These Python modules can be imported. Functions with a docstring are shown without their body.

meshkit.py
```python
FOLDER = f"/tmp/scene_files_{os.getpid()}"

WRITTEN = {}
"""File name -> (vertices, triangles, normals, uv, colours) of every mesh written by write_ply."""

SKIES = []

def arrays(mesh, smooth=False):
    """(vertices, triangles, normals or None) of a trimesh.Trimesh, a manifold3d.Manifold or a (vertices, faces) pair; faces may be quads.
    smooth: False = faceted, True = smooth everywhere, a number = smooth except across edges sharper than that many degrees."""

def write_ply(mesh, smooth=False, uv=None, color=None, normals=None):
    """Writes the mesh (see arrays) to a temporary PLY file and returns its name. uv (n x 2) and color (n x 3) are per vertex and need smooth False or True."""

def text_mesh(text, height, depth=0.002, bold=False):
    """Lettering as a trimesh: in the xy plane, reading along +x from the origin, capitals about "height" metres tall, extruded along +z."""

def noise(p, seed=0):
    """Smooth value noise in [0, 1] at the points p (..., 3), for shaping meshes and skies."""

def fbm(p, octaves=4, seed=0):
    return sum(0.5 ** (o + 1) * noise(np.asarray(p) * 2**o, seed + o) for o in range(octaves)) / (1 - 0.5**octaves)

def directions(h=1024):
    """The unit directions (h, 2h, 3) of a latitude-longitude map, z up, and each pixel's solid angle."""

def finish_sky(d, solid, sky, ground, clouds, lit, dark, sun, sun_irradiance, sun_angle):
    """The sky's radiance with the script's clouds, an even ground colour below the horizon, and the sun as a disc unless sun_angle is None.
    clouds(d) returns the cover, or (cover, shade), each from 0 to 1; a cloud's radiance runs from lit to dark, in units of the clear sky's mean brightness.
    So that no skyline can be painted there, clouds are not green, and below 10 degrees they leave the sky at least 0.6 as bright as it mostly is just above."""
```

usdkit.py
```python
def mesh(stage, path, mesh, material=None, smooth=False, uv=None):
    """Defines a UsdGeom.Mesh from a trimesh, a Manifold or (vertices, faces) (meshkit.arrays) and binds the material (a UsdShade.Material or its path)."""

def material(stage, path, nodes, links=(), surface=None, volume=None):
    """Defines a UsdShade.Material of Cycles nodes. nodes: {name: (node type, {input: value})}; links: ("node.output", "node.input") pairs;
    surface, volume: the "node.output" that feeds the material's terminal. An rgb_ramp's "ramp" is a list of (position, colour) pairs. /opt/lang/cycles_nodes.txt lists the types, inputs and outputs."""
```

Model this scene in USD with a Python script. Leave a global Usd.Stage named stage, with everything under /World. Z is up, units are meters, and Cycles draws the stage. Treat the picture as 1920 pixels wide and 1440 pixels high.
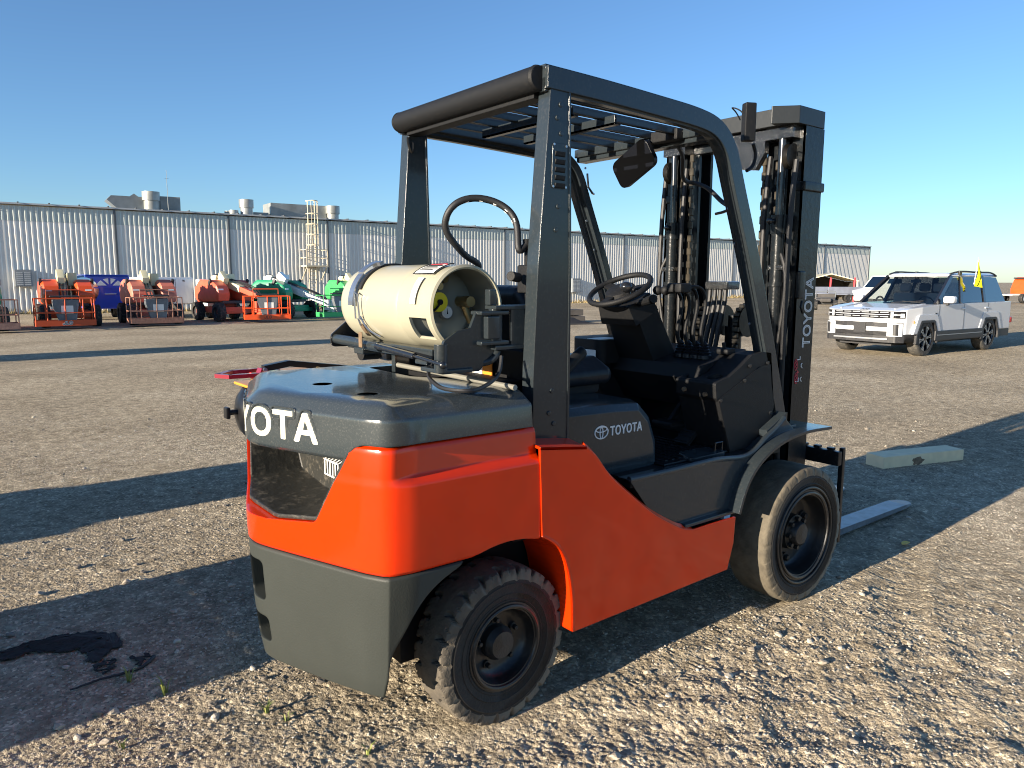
import math, numpy as np, trimesh, usdkit, meshkit, manifold3d
from pxr import Usd, UsdGeom, UsdLux, UsdShade, Gf, Sdf, Vt
from shapely.geometry import Polygon, LineString, Point, MultiPolygon
from shapely.geometry import box as sbox
from shapely import affinity
from shapely.ops import unary_union
PI = math.pi
stage = Usd.Stage.CreateInMemory()
UsdGeom.SetStageUpAxis(stage, UsdGeom.Tokens.z)
UsdGeom.SetStageMetersPerUnit(stage, 1.0)
UsdGeom.Xform.Define(stage, '/World'); UsdGeom.Scope.Define(stage, '/World/Looks')

# ------------------------------------------------------------------ camera, sky, sun, exposure
CAM = np.array([-1.49685, -2.47976, 1.54487]); YAW, PITCH, ROLL, FPX = 0.90592, -0.13845, 0.00383, 1392.75
EXPOSURE = 1.62
SUN_EL = math.radians(12.5); SUN_D = np.array([1.0, 0.018, 0.0]); SUN_D /= np.linalg.norm(SUN_D)
SUN_D = np.array([SUN_D[0]*math.cos(SUN_EL), SUN_D[1]*math.cos(SUN_EL), -math.sin(SUN_EL)])   # the way the light travels
SUN_I, SKY_S = 1.08, 0.068
def cam_axes():
    cy, sy, cp, sp = math.cos(YAW), math.sin(YAW), math.cos(PITCH), math.sin(PITCH)
    F = np.array([cy*cp, sy*cp, sp]); R = np.array([sy, -cy, 0.]); U = np.cross(R, F)
    c, s = math.cos(ROLL), math.sin(ROLL)
    return c*R+s*U, -s*R+c*U, F
CR, CU, CF = cam_axes()
cam = UsdGeom.Camera.Define(stage, '/World/camera')
cam.AddTransformOp().Set(Gf.Matrix4d(*CR, 0, *CU, 0, *(-CF), 0, *CAM, 1))
cam.CreateHorizontalApertureAttr(36.0); cam.CreateVerticalApertureAttr(27.0)
cam.CreateFocalLengthAttr(36.0*FPX/1920); cam.CreateClippingRangeAttr(Gf.Vec2f(0.05, 20000))
cam.CreateExposureAttr(EXPOSURE)
sky_rot = math.atan2(-SUN_D[0], -SUN_D[1])
dome = UsdLux.DomeLight.Define(stage, '/World/sky')
skym = usdkit.material(stage, '/World/Looks/sky_light', {
    's': ('sky_texture', {'sky_type': 'single_scattering', 'sun_disc': False, 'sun_elevation': SUN_EL, 'sun_rotation': sky_rot, 'altitude': 50.0, 'air_density': 1.0, 'aerosol_density': 0.22, 'ozone_density': 5.0}),
    'h': ('hsv', {'saturation': 0.98}), 'b': ('background_shader', {'strength': SKY_S})}, [('s.color', 'h.color'), ('h.color', 'b.color')], surface='b.background')
UsdShade.MaterialBindingAPI.Apply(dome.GetPrim()).Bind(skym)
dome.GetPrim().SetCustomDataByKey('kind', 'structure')
sun = UsdLux.DistantLight.Define(stage, '/World/sun')
sun.CreateNormalizeAttr(True); sun.CreateIntensityAttr(SUN_I); sun.CreateAngleAttr(0.5); sun.CreateColorAttr(Gf.Vec3f(1.0, 0.87, 0.70))
_z = -SUN_D; _x = np.cross([0, 0, 1.], _z); _x /= np.linalg.norm(_x); _y = np.cross(_z, _x)
sun.AddTransformOp().Set(Gf.Matrix4d(*_x, 0, *_y, 0, *_z, 0, 0, 0, 30, 1))

def at(px, py, x=None, y=None, z=None):
    """the point where the photograph's pixel meets the plane x=, y= or z="""
    d = CF+CR*(px-960)/FPX-CU*(py-720)/FPX
    k, v = (0, x) if x is not None else (1, y) if y is not None else (2, z)
    return CAM+d*(v-CAM[k])/d[k]

# ------------------------------------------------------------------ helpers
taken = {}
def numbered(path):
    n = taken.get(path, -1)+1; taken[path] = n
    return path if n == 0 else f'{path}_{n:03d}'
def _p(parent): return '/World' if parent is None else str(parent.GetPath())
def tag(o, label=None, cat=None, group=None, kind=None):
    pr = o.GetPrim() if hasattr(o, 'GetPrim') else o
    for k, v in (('label', label), ('category', cat), ('group', group), ('kind', kind)):
        if v: pr.SetCustomDataByKey(k, v)
    return pr
def join(ms):
    ms = [m for m in ms if m is not None]
    return ms[0] if len(ms) == 1 else trimesh.util.concatenate(ms)
def obj(name, mesh, m, parent=None, smooth=35, label=None):
    if isinstance(mesh, list): mesh = join(mesh)
    o = usdkit.mesh(stage, numbered(_p(parent)+'/'+name), mesh, m, smooth=smooth).GetPrim()
    if label: o.SetCustomDataByKey('label', label)
    return o
def thing(name, label, cat, loc=(0, 0, 0), rotz=0.0, group=None):
    x = UsdGeom.Xform.Define(stage, numbered('/World/'+name))
    x.AddTranslateOp().Set(Gf.Vec3d(*map(float, loc))); x.AddRotateZOp().Set(float(rotz))
    return tag(x, label, cat, group)
def dup(src, label, loc, rotz=0.0, cat=None, group=None):
    base = src.GetName()
    x = UsdGeom.Xform.Define(stage, numbered('/World/'+base))
    pr = x.GetPrim(); pr.GetReferences().AddInternalReference(src.GetPath()); pr.SetInstanceable(True)
    x.ClearXformOpOrder(); 
    x.AddTranslateOp().Set(Gf.Vec3d(*map(float, loc))); x.AddRotateZOp().Set(float(rotz))
    return tag(pr, label, cat or src.GetCustomDataByKey('category'), group or src.GetCustomDataByKey('group'))

def V(*a): return np.array(a, float)
def bx(x0, x1, y0, y1, z0, z1):
    m = trimesh.creation.box((abs(x1-x0), abs(y1-y0), abs(z1-z0))); m.apply_translation(((x0+x1)/2, (y0+y1)/2, (z0+z1)/2)); return m
def hull(pts): return trimesh.convex.convex_hull(np.asarray(pts, float))
def rb(x0, x1, y0, y1, z0, z1, r=.01, n=3):
    """a box with rounded edges"""
    x0, x1 = min(x0, x1), max(x0, x1); y0, y1 = min(y0, y1), max(y0, y1); z0, z1 = min(z0, z1), max(z0, z1)
    r = min(r, (x1-x0)*.499, (y1-y0)*.499, (z1-z0)*.499)
    a = np.linspace(0, PI/2, n); pts = []
    S = np.array([[math.cos(u)*math.cos(v), math.sin(u)*math.cos(v), math.sin(v)] for u in a for v in a])
    for cx, sx in ((x0+r, -1), (x1-r, 1)):
        for cy, sy in ((y0+r, -1), (y1-r, 1)):
            for cz, sz in ((z0+r, -1), (z1-r, 1)): pts.append(V(cx, cy, cz)+S*r*V(sx, sy, sz))
    return hull(np.vstack(pts))
def rot(m, ang, axis, c=(0, 0, 0)):
    m = m.copy(); m.apply_transform(trimesh.transformations.rotation_matrix(ang, axis, c)); return m
def mv(m, x=0, y=0, z=0):
    m = m.copy(); m.apply_translation((x, y, z)); return m
def frame_to(m, X, Y, Z, o):
    """a mesh drawn in its own axes, set with those axes along X, Y, Z at o"""
    m = m.copy(); T = np.eye(4); T[:3, 0], T[:3, 1], T[:3, 2], T[:3, 3] = X, Y, Z, o
    m.apply_transform(T)
    if np.linalg.det(T[:3, :3]) < 0 and False: m.invert()
    return m
def mirror_y(m):
    m = m.copy(); m.vertices[:, 1] *= -1; m.invert(); return m
def spl(pts, n=40, closed=False):
    from scipy.interpolate import CubicSpline
    p = np.asarray(pts, float)
    if closed: p = np.vstack([p, p[:1]])
    d = np.r_[0, np.cumsum(np.linalg.norm(np.diff(p, axis=0), axis=1)+1e-9)]
    cs = CubicSpline(d, p, bc_type='periodic' if closed else 'natural')
    t = np.linspace(0, d[-1], n+1 if closed else n)
    return cs(t)[:-1] if closed else cs(t)
def tube(pts, r, n=10, closed=False, cap=True):
    p = np.asarray(pts, float); N = len(p)
    if closed: t = np.roll(p, -1, 0)-np.roll(p, 1, 0)
    else: t = np.gradient(p, axis=0)
    t /= np.linalg.norm(t, axis=1, keepdims=True)+1e-12
    a = np.cross(t[0], [0, 0, 1.]);
    if np.linalg.norm(a) < .1: a = np.cross(t[0], [1., 0, 0])
    a /= np.linalg.norm(a); A = []
    for i in range(N):
        a = a-t[i]*(a@t[i]); a /= np.linalg.norm(a); A.append(a)
    A = np.array(A); B = np.cross(t, A); ang = np.arange(n)*2*PI/n
    rr = np.broadcast_to(r, (N,))[:, None, None]
    v = p[:, None]+rr*(np.cos(ang)[None, :, None]*A[:, None]+np.sin(ang)[None, :, None]*B[:, None])
    M = N if closed else N-1
    i, j = np.meshgrid(np.arange(M), np.arange(n), indexing='ij'); i2 = (i+1) % N
    q = np.stack([i*n+j, i*n+(j+1) % n, i2*n+(j+1) % n, i2*n+j], -1).reshape(-1, 4)
    f = np.vstack([q[:, [0, 1, 2]], q[:, [0, 2, 3]]]); v = v.reshape(-1, 3)
    if not closed and cap:
        k = len(v); v = np.vstack([v, p[0], p[-1]]); j = np.arange(n)
        f = np.vstack([f, np.stack([np.full(n, k), (j+1) % n, j], 1), np.stack([np.full(n, k+1), (N-1)*n+j, (N-1)*n+(j+1) % n], 1)])
    return trimesh.Trimesh(v, f, process=False)
def cyl(p0, p1, r, r2=None, n=20):
    p0, p1 = V(*p0), V(*p1)
    return tube(np.array([p0, p0+(p1-p0)*1e-4, p1-(p1-p0)*1e-4, p1]), np.array([r, r, r if r2 is None else r2, r if r2 is None else r2]), n)
def rodline(pts, r, n=8): return tube(np.asarray(pts, float), r, n)
def sphere(c, r, n=2, s=(1, 1, 1)):
    m = trimesh.creation.icosphere(n, r); m.vertices *= s; m.apply_translation(c); return m
def _ext(poly, h): 
    gs = [g for g in getattr(poly, 'geoms', [poly]) if g.area > 1e-9]
    return trimesh.util.concatenate([trimesh.creation.extrude_polygon(g, h, engine='earcut') for g in gs])
def exy(poly, z0, z1): return mv(_ext(poly, z1-z0), 0, 0, z0)
def exz(poly, y0, y1):
    m = _ext(poly, y1-y0); v = m.vertices.copy(); m.vertices = np.stack([v[:, 0], y0+v[:, 2], v[:, 1]], 1); m.invert(); return m
def eyz(poly, x0, x1):
    m = _ext(poly, x1-x0); v = m.vertices.copy(); m.vertices = np.stack([x0+v[:, 2], v[:, 0], v[:, 1]], 1); return m
def poly(*p): return Polygon(p)
def round_poly(p, r, n=6): return p.buffer(-r, quad_segs=n).buffer(2*r, quad_segs=n).buffer(-r, quad_segs=n)
def lathe(prof, n=48, axis='y'):
    """profile of (radius, along) turned about the axis"""
    p = np.asarray(prof, float); a = np.arange(n)*2*PI/n
    r, h = p[:, 0][:, None], p[:, 1][:, None]
    X, Z, H = r*np.cos(a), r*np.sin(a), np.broadcast_to(h, (len(p), n))
    v = {'y': np.stack([X, H, Z], -1), 'z': np.stack([X, -Z, H], -1), 'x': np.stack([H, -X, Z], -1)}[axis].reshape(-1, 3)
    i, j = np.meshgrid(np.arange(len(p)-1), np.arange(n), indexing='ij')
    q = np.stack([i*n+j, i*n+(j+1) % n, (i+1)*n+(j+1) % n, (i+1)*n+j], -1).reshape(-1, 4)
    return trimesh.Trimesh(v, np.vstack([q[:, [0, 2, 1]], q[:, [0, 3, 2]]]), process=False)
def man(m):
    m = m.copy(); m.merge_vertices()
    return manifold3d.Manifold(manifold3d.Mesh(np.asarray(m.vertices, np.float32), np.asarray(m.faces, np.uint32)))
def tm(m):
    k = m.to_mesh(); return trimesh.Trimesh(k.vert_properties[:, :3], k.tri_verts, process=False)
def cut(a, *bs):
    r = man(a)
    for b in bs: r = r-man(b)
    return tm(r)
def both(a, *bs):
    r = man(a)
    for b in bs: r = r ^ man(b)
    return tm(r)
def text_poly(s, h, bold=True):
    t = meshkit.text_mesh(s, h, .01, bold)
    up = t.triangles[t.face_normals[:, 2] > .9][:, :, :2]
    return unary_union([Polygon(k).buffer(1e-6) for k in up])
def subdivide(m, L): 
    v, f = trimesh.remesh.subdivide_to_size(m.vertices, m.faces, L, max_iter=12); return trimesh.Trimesh(v, f, process=False)

# ------------------------------------------------------------------ materials
M = {}
def P(name, col, rough=.5, metal=0., var=0., vscale=5., bump=0., bscale=80., bdetail=3, coat=0., bevel=0., spec=.5, col2=None, dust=0., dscale=40., dustcol=(.33, .28, .21), rvar=0., stretch=None, coord='object'):
    col = np.array(col, float)
    nodes = {'p': ('principled_bsdf', {'base_color': col, 'roughness': rough, 'metallic': metal, 'coat_weight': coat, 'coat_roughness': .06, 'specular_ior_level': spec}),
             't': ('texture_coordinate', {})}
    links = []; src = 't.object'
    if stretch:
        nodes['mp'] = ('mapping', {'scale': stretch}); links.append(('t.object', 'mp.vector')); src = 'mp.vector'
    last = None
    if var or col2 is not None:
        nodes['n'] = ('noise_texture', {'scale': vscale, 'detail': 5., 'roughness': .6}); links.append((src, 'n.vector'))
        lo, hi = (np.clip(col*(1-var), 0, 1), np.clip(col*(1+var), 0, 1)) if col2 is None else (col, np.array(col2, float))
        nodes['r'] = ('rgb_ramp', {'ramp': [(.3, tuple(lo)), (.7, tuple(hi))]}); links += [('n.fac', 'r.fac')]; last = 'r.color'
    if dust:
        nodes['dn'] = ('noise_texture', {'scale': dscale, 'detail': 6., 'roughness': .75}); links.append(('t.object', 'dn.vector'))
        nodes['dr'] = ('rgb_ramp', {'ramp': [(.52, (0, 0, 0)), (.72, (dust,)*3)]}); links.append(('dn.fac', 'dr.fac'))
        nodes['dm'] = ('mix_color', {'a': col, 'b': dustcol}); links.append(('dr.color', 'dm.fac'))
        if last: links.append((last, 'dm.a'))
        last = 'dm.result'
        nodes['drr'] = ('map_range', {'from_min': 0., 'from_max': 1., 'to_min': rough, 'to_max': min(1., rough+.45)}); links += [('dr.color', 'drr.value'), ('drr.result', 'p.roughness')]
    elif rvar:
        nodes['rn'] = ('noise_texture', {'scale': vscale*2.3, 'detail': 4.}); links.append(('t.object', 'rn.vector'))
        nodes['rr'] = ('map_range', {'from_min': .3, 'from_max': .7, 'to_min': max(.02, rough-rvar), 'to_max': min(1., rough+rvar)}); links += [('rn.fac', 'rr.value'), ('rr.result', 'p.roughness')]
    if last: links.append((last, 'p.base_color'))
    nrm = None
    if bevel:
        nodes['bv'] = ('bevel', {'radius': bevel, 'samples': 4}); nrm = 'bv.bevel'
    if bump:
        nodes['bn'] = ('noise_texture', {'scale': bscale, 'detail': float(bdetail), 'roughness': .6}); links.append((src, 'bn.vector'))
        nodes['b'] = ('bump', {'strength': 1., 'distance': bump}); links.append(('bn.fac', 'b.height'))
        if nrm: links.append((nrm, 'b.normal'))
        nrm = 'b.normal'
    if nrm: links.append((nrm, 'p.normal'))
    M[name] = usdkit.material(stage, '/World/Looks/'+name, nodes, links, surface='p.BSDF'); return M[name]
P('orange_paint', (.62, .029, .0015), .17, coat=.22, spec=.35, bevel=.007, bump=.0020, bscale=4, bdetail=2, var=.05, vscale=3)
P('grey_paint', (.020, .026, .030), .20, coat=.28, spec=.35, bevel=.006, bump=.0006, bscale=14, bdetail=2, dust=.05, dscale=70)
P('hood_paint', (.036, .044, .047), .16, coat=.5, bevel=.012, bump=.0006, bscale=10, bdetail=2, dust=.30, dscale=160, dustcol=(.16, .15, .13))
P('bumper_paint', (.036, .040, .036), .45, spec=.18, bevel=.010, bump=.0006, bscale=160, bdetail=2, var=.06, vscale=2, rvar=.06)
P('recess_paint', (.026, .026, .023), .38, bump=.003, bscale=25, dust=.30, dscale=25, bevel=.01)
P('black_plastic', (.0075, .008, .009), .55, spec=.25, bump=.0012, bscale=400, bdetail=2, bevel=.004, dust=.03, dscale=60)
P('black_gloss', (.010, .011, .013), .18, coat=.4, bevel=.003, dust=.06, dscale=60)
P('mast_paint', (.007, .009, .011), .28, coat=.06, spec=.25, bump=.0015, bscale=30, dust=.06, dscale=80)
P('crosshead_paint', (.012, .014, .015), .42, bump=.0008, bscale=30, bevel=.004)
P('rough_paint', (.016, .017, .018), .16, coat=.6, bump=.012, bscale=120)
P('greasy_steel', (.022, .020, .017), .36, metal=.5, var=.5, vscale=20, bump=.001, bscale=90)
P('chain_steel', (.055, .046, .033), .42, metal=.6, var=.4, vscale=30)
P('hose_rubber', (.010, .010, .011), .55, bump=.0006, bscale=300)
P('seat_vinyl', (.006, .007, .009), .38, spec=.3, bump=.003, bscale=18)
P('tyre_rubber', (.013, .0127, .0123), .6, spec=.25, var=.3, vscale=12, bump=.0025, bscale=90, dust=.03, dscale=30)
P('tyre_tread', (.060, .052, .042), .85, col2=(.12, .10, .072), vscale=14, bump=.004, bscale=60)
P('tyre_worn', (.07, .059, .042), .85, col2=(.135, .114, .08), vscale=22, bump=.003, bscale=90)
P('rim_paint', (.007, .007, .0075), .38, coat=.1, dust=.08, dscale=50, bump=.001, bscale=60)
P('hub_grey', (.012, .012, .0115), .45, bump=.002, bscale=80)
P('tank_paint', (.335, .315, .23), .38, coat=.35, bump=.001, bscale=8, bdetail=2, var=.05, vscale=3)
P('tank_cream_shaded', (.17, .172, .145), .55)  # the tank's cream darkened: shade inside the collar put into the colour
P('cover_grey', (.17, .165, .14), .5)
P('steel_zinc', (.42, .45, .50), .30, metal=.9, var=.15, vscale=20)
P('rusty_steel', (.22, .15, .09), .55, metal=.5, var=.4, vscale=30)
P('brass', (.34, .25, .12), .4, metal=.9)
P('yellow_plastic', (.80, .66, .01), .45)
P('white_label', (.74, .74, .70), .5, var=.08, vscale=40)
P('white_letters', (.50, .485, .40), .45)
P('logo_grey', (.62, .64, .65), .4)
P('red_print', (.45, .03, .05), .5)
P('fork_steel', (.13, .15, .17), .26, metal=.1, var=.4, vscale=12, bump=.001, bscale=70)
P('mirror_back', (.004, .005, .008), .25, spec=.3, bevel=.004)
P('lamp_orange', (.75, .25, .03), .4)
def glass(name, tint=(.8, .85, .85), base=.0, rough=.02):
    nodes = {'f': ('fresnel', {'IOR': 1.5}), 'a': ('math', {'math_type': 'add', 'value2': base}), 't': ('transparent_bsdf', {'color': tint}), 'g': ('glossy_bsdf', {'color': (1, 1, 1), 'roughness': rough}), 'm': ('mix_closure', {})}
    M[name] = usdkit.material(stage, '/World/Looks/'+name, nodes, [('f.fac', 'a.value1'), ('a.value', 'm.fac'), ('t.BSDF', 'm.closure1'), ('g.BSDF', 'm.closure2')], surface='m.closure')
glass('clear_glass', (.78, .82, .80), .0); glass('dark_glass', (.05, .06, .07), .10)
# ------------------------------------------------------------------ ground
def sst(a, b, x):
    t = np.clip((x-a)/(b-a), 0, 1); return t*t*(3-2*t)
WHEELS = [(0, -.455), (0, .455), (1.755, -.53), (1.755, .53)]
def ground_macro(x, y): return -.45*sst(8, 27, y)*(1-.8*sst(30, 70, x))
def ground_h(x, y):
    x, y = np.asarray(x, float), np.asarray(y, float)
    h = ground_macro(x, y)
    d = np.hypot(x-CAM[0], y-CAM[1])
    P3 = lambda s, o=0: np.stack([x*s+o, y*s-o, np.zeros_like(x)+o*.37], -1)
    near = 1-sst(14, 40, d)
    churn = (sst(-.1, -.9, y+.18*(x-.6))*.8+.2)*(1-sst(3.0, 6.5, d))+.06
    r = (meshkit.fbm(P3(.5, 3), 3, 1)-.5)*.05*sst(2, 8, d)*near
    r = r+(meshkit.fbm(P3(3.1, 9), 3, 2)-.5)*.024*churn*near
    lump = meshkit.noise(P3(13., 5), 3)
    r = r+(np.maximum(lump-.45, 0)**1.3)*.015*churn*near
    r = r+(meshkit.noise(P3(34., 1), 4)-.5)*.0085*near*(.3+.7*churn)
    r = r+(meshkit.noise(P3(75., 2), 5)-.5)*.0075*(1-sst(5, 12, d))*(.6+.5*churn)
    r = r+(meshkit.noise(P3(150., 7), 6)-.5)*.0058*(1-sst(3.5, 7.5, d))
    # ruts that tyres left, curving through the loose gravel in front
    for cx, cy, R, w, dep in ((-3.2, -6.4, 6.55, .11, .011), (-3.2, -6.4, 6.95, .10, .008), (4.2, -5.2, 4.75, .12, .012), (4.2, -5.2, 5.25, .11, .009)):
        a = np.arctan2(y-cy, x-cx); q = np.hypot(x-cx, y-cy)-R
        band = np.exp(-(q/w)**2*1.6)
        lug = .5+.5*np.sin(a*R*2*PI/.085+np.sign(q)*q*26)
        r = r-dep*band*near*(1-.35*lug)*(.45+.55*meshkit.noise(P3(1.3, 4), 8))+dep*.5*np.exp(-((np.abs(q)-w*1.25)/.04)**2)*near
    for wx, wy in WHEELS:
        k = np.exp(-((np.abs(x-wx)/.26)**4+(np.abs(y-wy)/.16)**4)); r = r*(1-k)-.006*k
    return h+r
def build_ground():
    span = math.radians(78); c0 = YAW
    fine = np.linspace(c0-span/2-.02, c0+span/2+.02, 560)
    coarse = np.linspace(fine[-1], fine[0]+2*PI, 60)[1:-1]
    ang = np.r_[fine, coarse]; n = len(ang)
    rad = [.30]
    while rad[-1] < 4500:
        q = rad[-1]; rad.append(q*(1+(.0026 if q < 6 else .0026+.004*min(1, (q-6)/10) if q < 26 else .03 if q < 200 else .12)))
    rad = np.array(rad); m = len(rad)
    X = CAM[0]+rad[:, None]*np.cos(ang); Y = CAM[1]+rad[:, None]*np.sin(ang)
    Z = ground_h(X, Y)
    v = np.stack([X, Y, Z], -1).reshape(-1, 3)
    i, j = np.meshgrid(np.arange(m-1), np.arange(n), indexing='ij'); j2 = (j+1) % n
    q = np.stack([i*n+j, (i+1)*n+j, (i+1)*n+j2, i*n+j2], -1).reshape(-1, 4)
    f = np.vstack([q[:, [0, 1, 2]], q[:, [0, 2, 3]]])
    k = len(v); v = np.vstack([v, [CAM[0], CAM[1], float(ground_h(CAM[0], CAM[1]))]])
    jj = np.arange(n); f = np.vstack([f, np.stack([np.full(n, k), jj, (jj+1) % n], 1)])
    return trimesh.Trimesh(v, f, process=False)
gm = usdkit.material(stage, '/World/Looks/gravel_ground', {
    'g': ('geometry', {}),
    'n1': ('noise_texture', {'scale': .35, 'detail': 5., 'roughness': .6}), 'n2': ('noise_texture', {'scale': 9., 'detail': 6., 'roughness': .7}),
    'v1': ('voronoi_texture', {'scale': 70., 'randomness': 1.}), 'v2': ('voronoi_texture', {'scale': 190.}), 'n3': ('noise_texture', {'scale': 260., 'detail': 3.}),
    'c1': ('rgb_ramp', {'ramp': [(.30, (.275, .228, .162)), (.5, (.378, .320, .232)), (.70, (.465, .400, .300))]}),
    'c2': ('rgb_ramp', {'ramp': [(.35, (.58, .565, .54)), (.65, (1.15, 1.145, 1.13))]}),
    'c3': ('rgb_ramp', {'ramp': [(.0, (.72, .71, .69)), (.45, (.95, .94, .92)), (.80, (1.15, 1.14, 1.12)), (.97, (1.9, 1.9, 1.85))]}),
    's3': ('separate_color', {}), 'm1': ('mix_color', {'blend_type': 'multiply', 'fac': 1.}), 'm2': ('mix_color', {'blend_type': 'multiply', 'fac': .85}),
    'hv': ('math', {'math_type': 'multiply_add', 'value2': -.9, 'value3': .6}), 'hn': ('math', {'math_type': 'multiply_add', 'value2': .8}), 'h3': ('math', {'math_type': 'multiply_add', 'value2': -.35}),
    'b': ('bump', {'strength': 1., 'distance': .0062}), 'p': ('principled_bsdf', {'roughness': .95, 'specular_ior_level': .15})},
    [('g.position', 'n1.vector'), ('g.position', 'n2.vector'), ('g.position', 'v1.vector'), ('g.position', 'v2.vector'), ('g.position', 'n3.vector'),
     ('n1.fac', 'c1.fac'), ('n2.fac', 'c2.fac'), ('v1.color', 's3.color'), ('s3.r', 'c3.fac'), ('c1.color', 'm1.a'), ('c2.color', 'm1.b'), ('m1.result', 'm2.a'), ('c3.color', 'm2.b'), ('m2.result', 'p.base_color'),
     ('v1.distance', 'hv.value1'), ('n3.fac', 'hn.value1'), ('hv.value', 'hn.value3'), ('v2.distance', 'h3.value1'), ('hn.value', 'h3.value3'), ('h3.value', 'b.height'), ('b.normal', 'p.normal')], surface='p.BSDF')
tag(obj('ground', build_ground(), gm, smooth=True), kind='structure')

def build_gravel():
    rng = np.random.default_rng(5)
    pi = UsdGeom.PointInstancer.Define(stage, '/World/gravel_stones')
    cols = [(.33, .285, .222), (.25, .213, .165), (.42, .38, .31), (.16, .138, .11)]
    ms = [P(f'pebble_{n}', c, .9, var=.3, vscale=60, coord='object') for n, c in zip(('tan', 'brown', 'pale', 'dark'), cols)]
    protos = []
    for k in range(8):
        s = trimesh.creation.icosphere(1, 1.0); v = s.vertices
        v = v*(1+.9*(meshkit.noise(v*1.3+k*7.7, k)-.5))[:, None]; v[:, 2] *= .62; v[:, 0] *= 1.2
        s.vertices = v
        o = usdkit.mesh(stage, numbered('/World/gravel_stones/pebble'), s, ms[k % 4], smooth=False); protos.append(o.GetPath())
    pi.CreatePrototypesRel().SetTargets(protos)
    N = 130000
    ang = YAW+(rng.random(N)-.5)*math.radians(76); r = 1.45*np.exp(rng.random(N)**.9*math.log(7.))
    x, y = CAM[0]+r*np.cos(ang), CAM[1]+r*np.sin(ang)
    dens = meshkit.fbm(np.stack([x*1.3, y*1.3, 0*x], -1), 3, 11); keep = rng.random(N) < np.clip((dens-.28)*2.6, .15, 1)
    for wx, wy in WHEELS: keep &= ~((np.abs(x-wx) < .2) & (np.abs(y-wy) < .13))
    x, y, r = x[keep], y[keep], r[keep]; n = len(x)
    K = 420; big = np.arange(n) < K; ab, rb_ = YAW+(rng.random(K)**.8-.5-.05)*-math.radians(66), 1.5*np.exp(rng.random(K)*math.log(4.2))
    x[:K], y[:K] = CAM[0]+rb_*np.cos(ab), CAM[1]+rb_*np.sin(ab)
    size = (.0020+.0040*rng.random(n)**2.4+.014*(rng.random(n) > .993)*rng.random(n))*np.clip(.85+r*.02, .8, 1.05)
    size[:K] = .006+.014*rng.random(K)**2.6; inside = (np.abs(y[:K]) < .62) & (x[:K] > -.7) & (x[:K] < 2.1); size[:K][inside] = .004
    z = ground_h(x, y)+size*.25
    a = rng.random(n)*PI*2; ti = (rng.random((n, 2))-.5)*.5
    q = np.stack([np.cos(a/2), ti[:, 0]*.5, ti[:, 1]*.5, np.sin(a/2)], 1); q /= np.linalg.norm(q, axis=1, keepdims=True)
    pi.CreateProtoIndicesAttr(Vt.IntArray.FromNumpy(rng.integers(0, 8, n).astype(np.int32)))
    pi.CreatePositionsAttr(Vt.Vec3fArray.FromNumpy(np.stack([x, y, z], 1).astype(np.float32)))
    pi.CreateScalesAttr(Vt.Vec3fArray.FromNumpy(np.repeat(size[:, None], 3, 1).astype(np.float32)))
    pi.CreateOrientationsAttr(Vt.QuathArray([Gf.Quath(*map(float, k)) for k in q]))
    tag(pi, 'loose pale pebbles strewn over the gravel yard', 'gravel', kind='stuff')
build_gravel()
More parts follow.
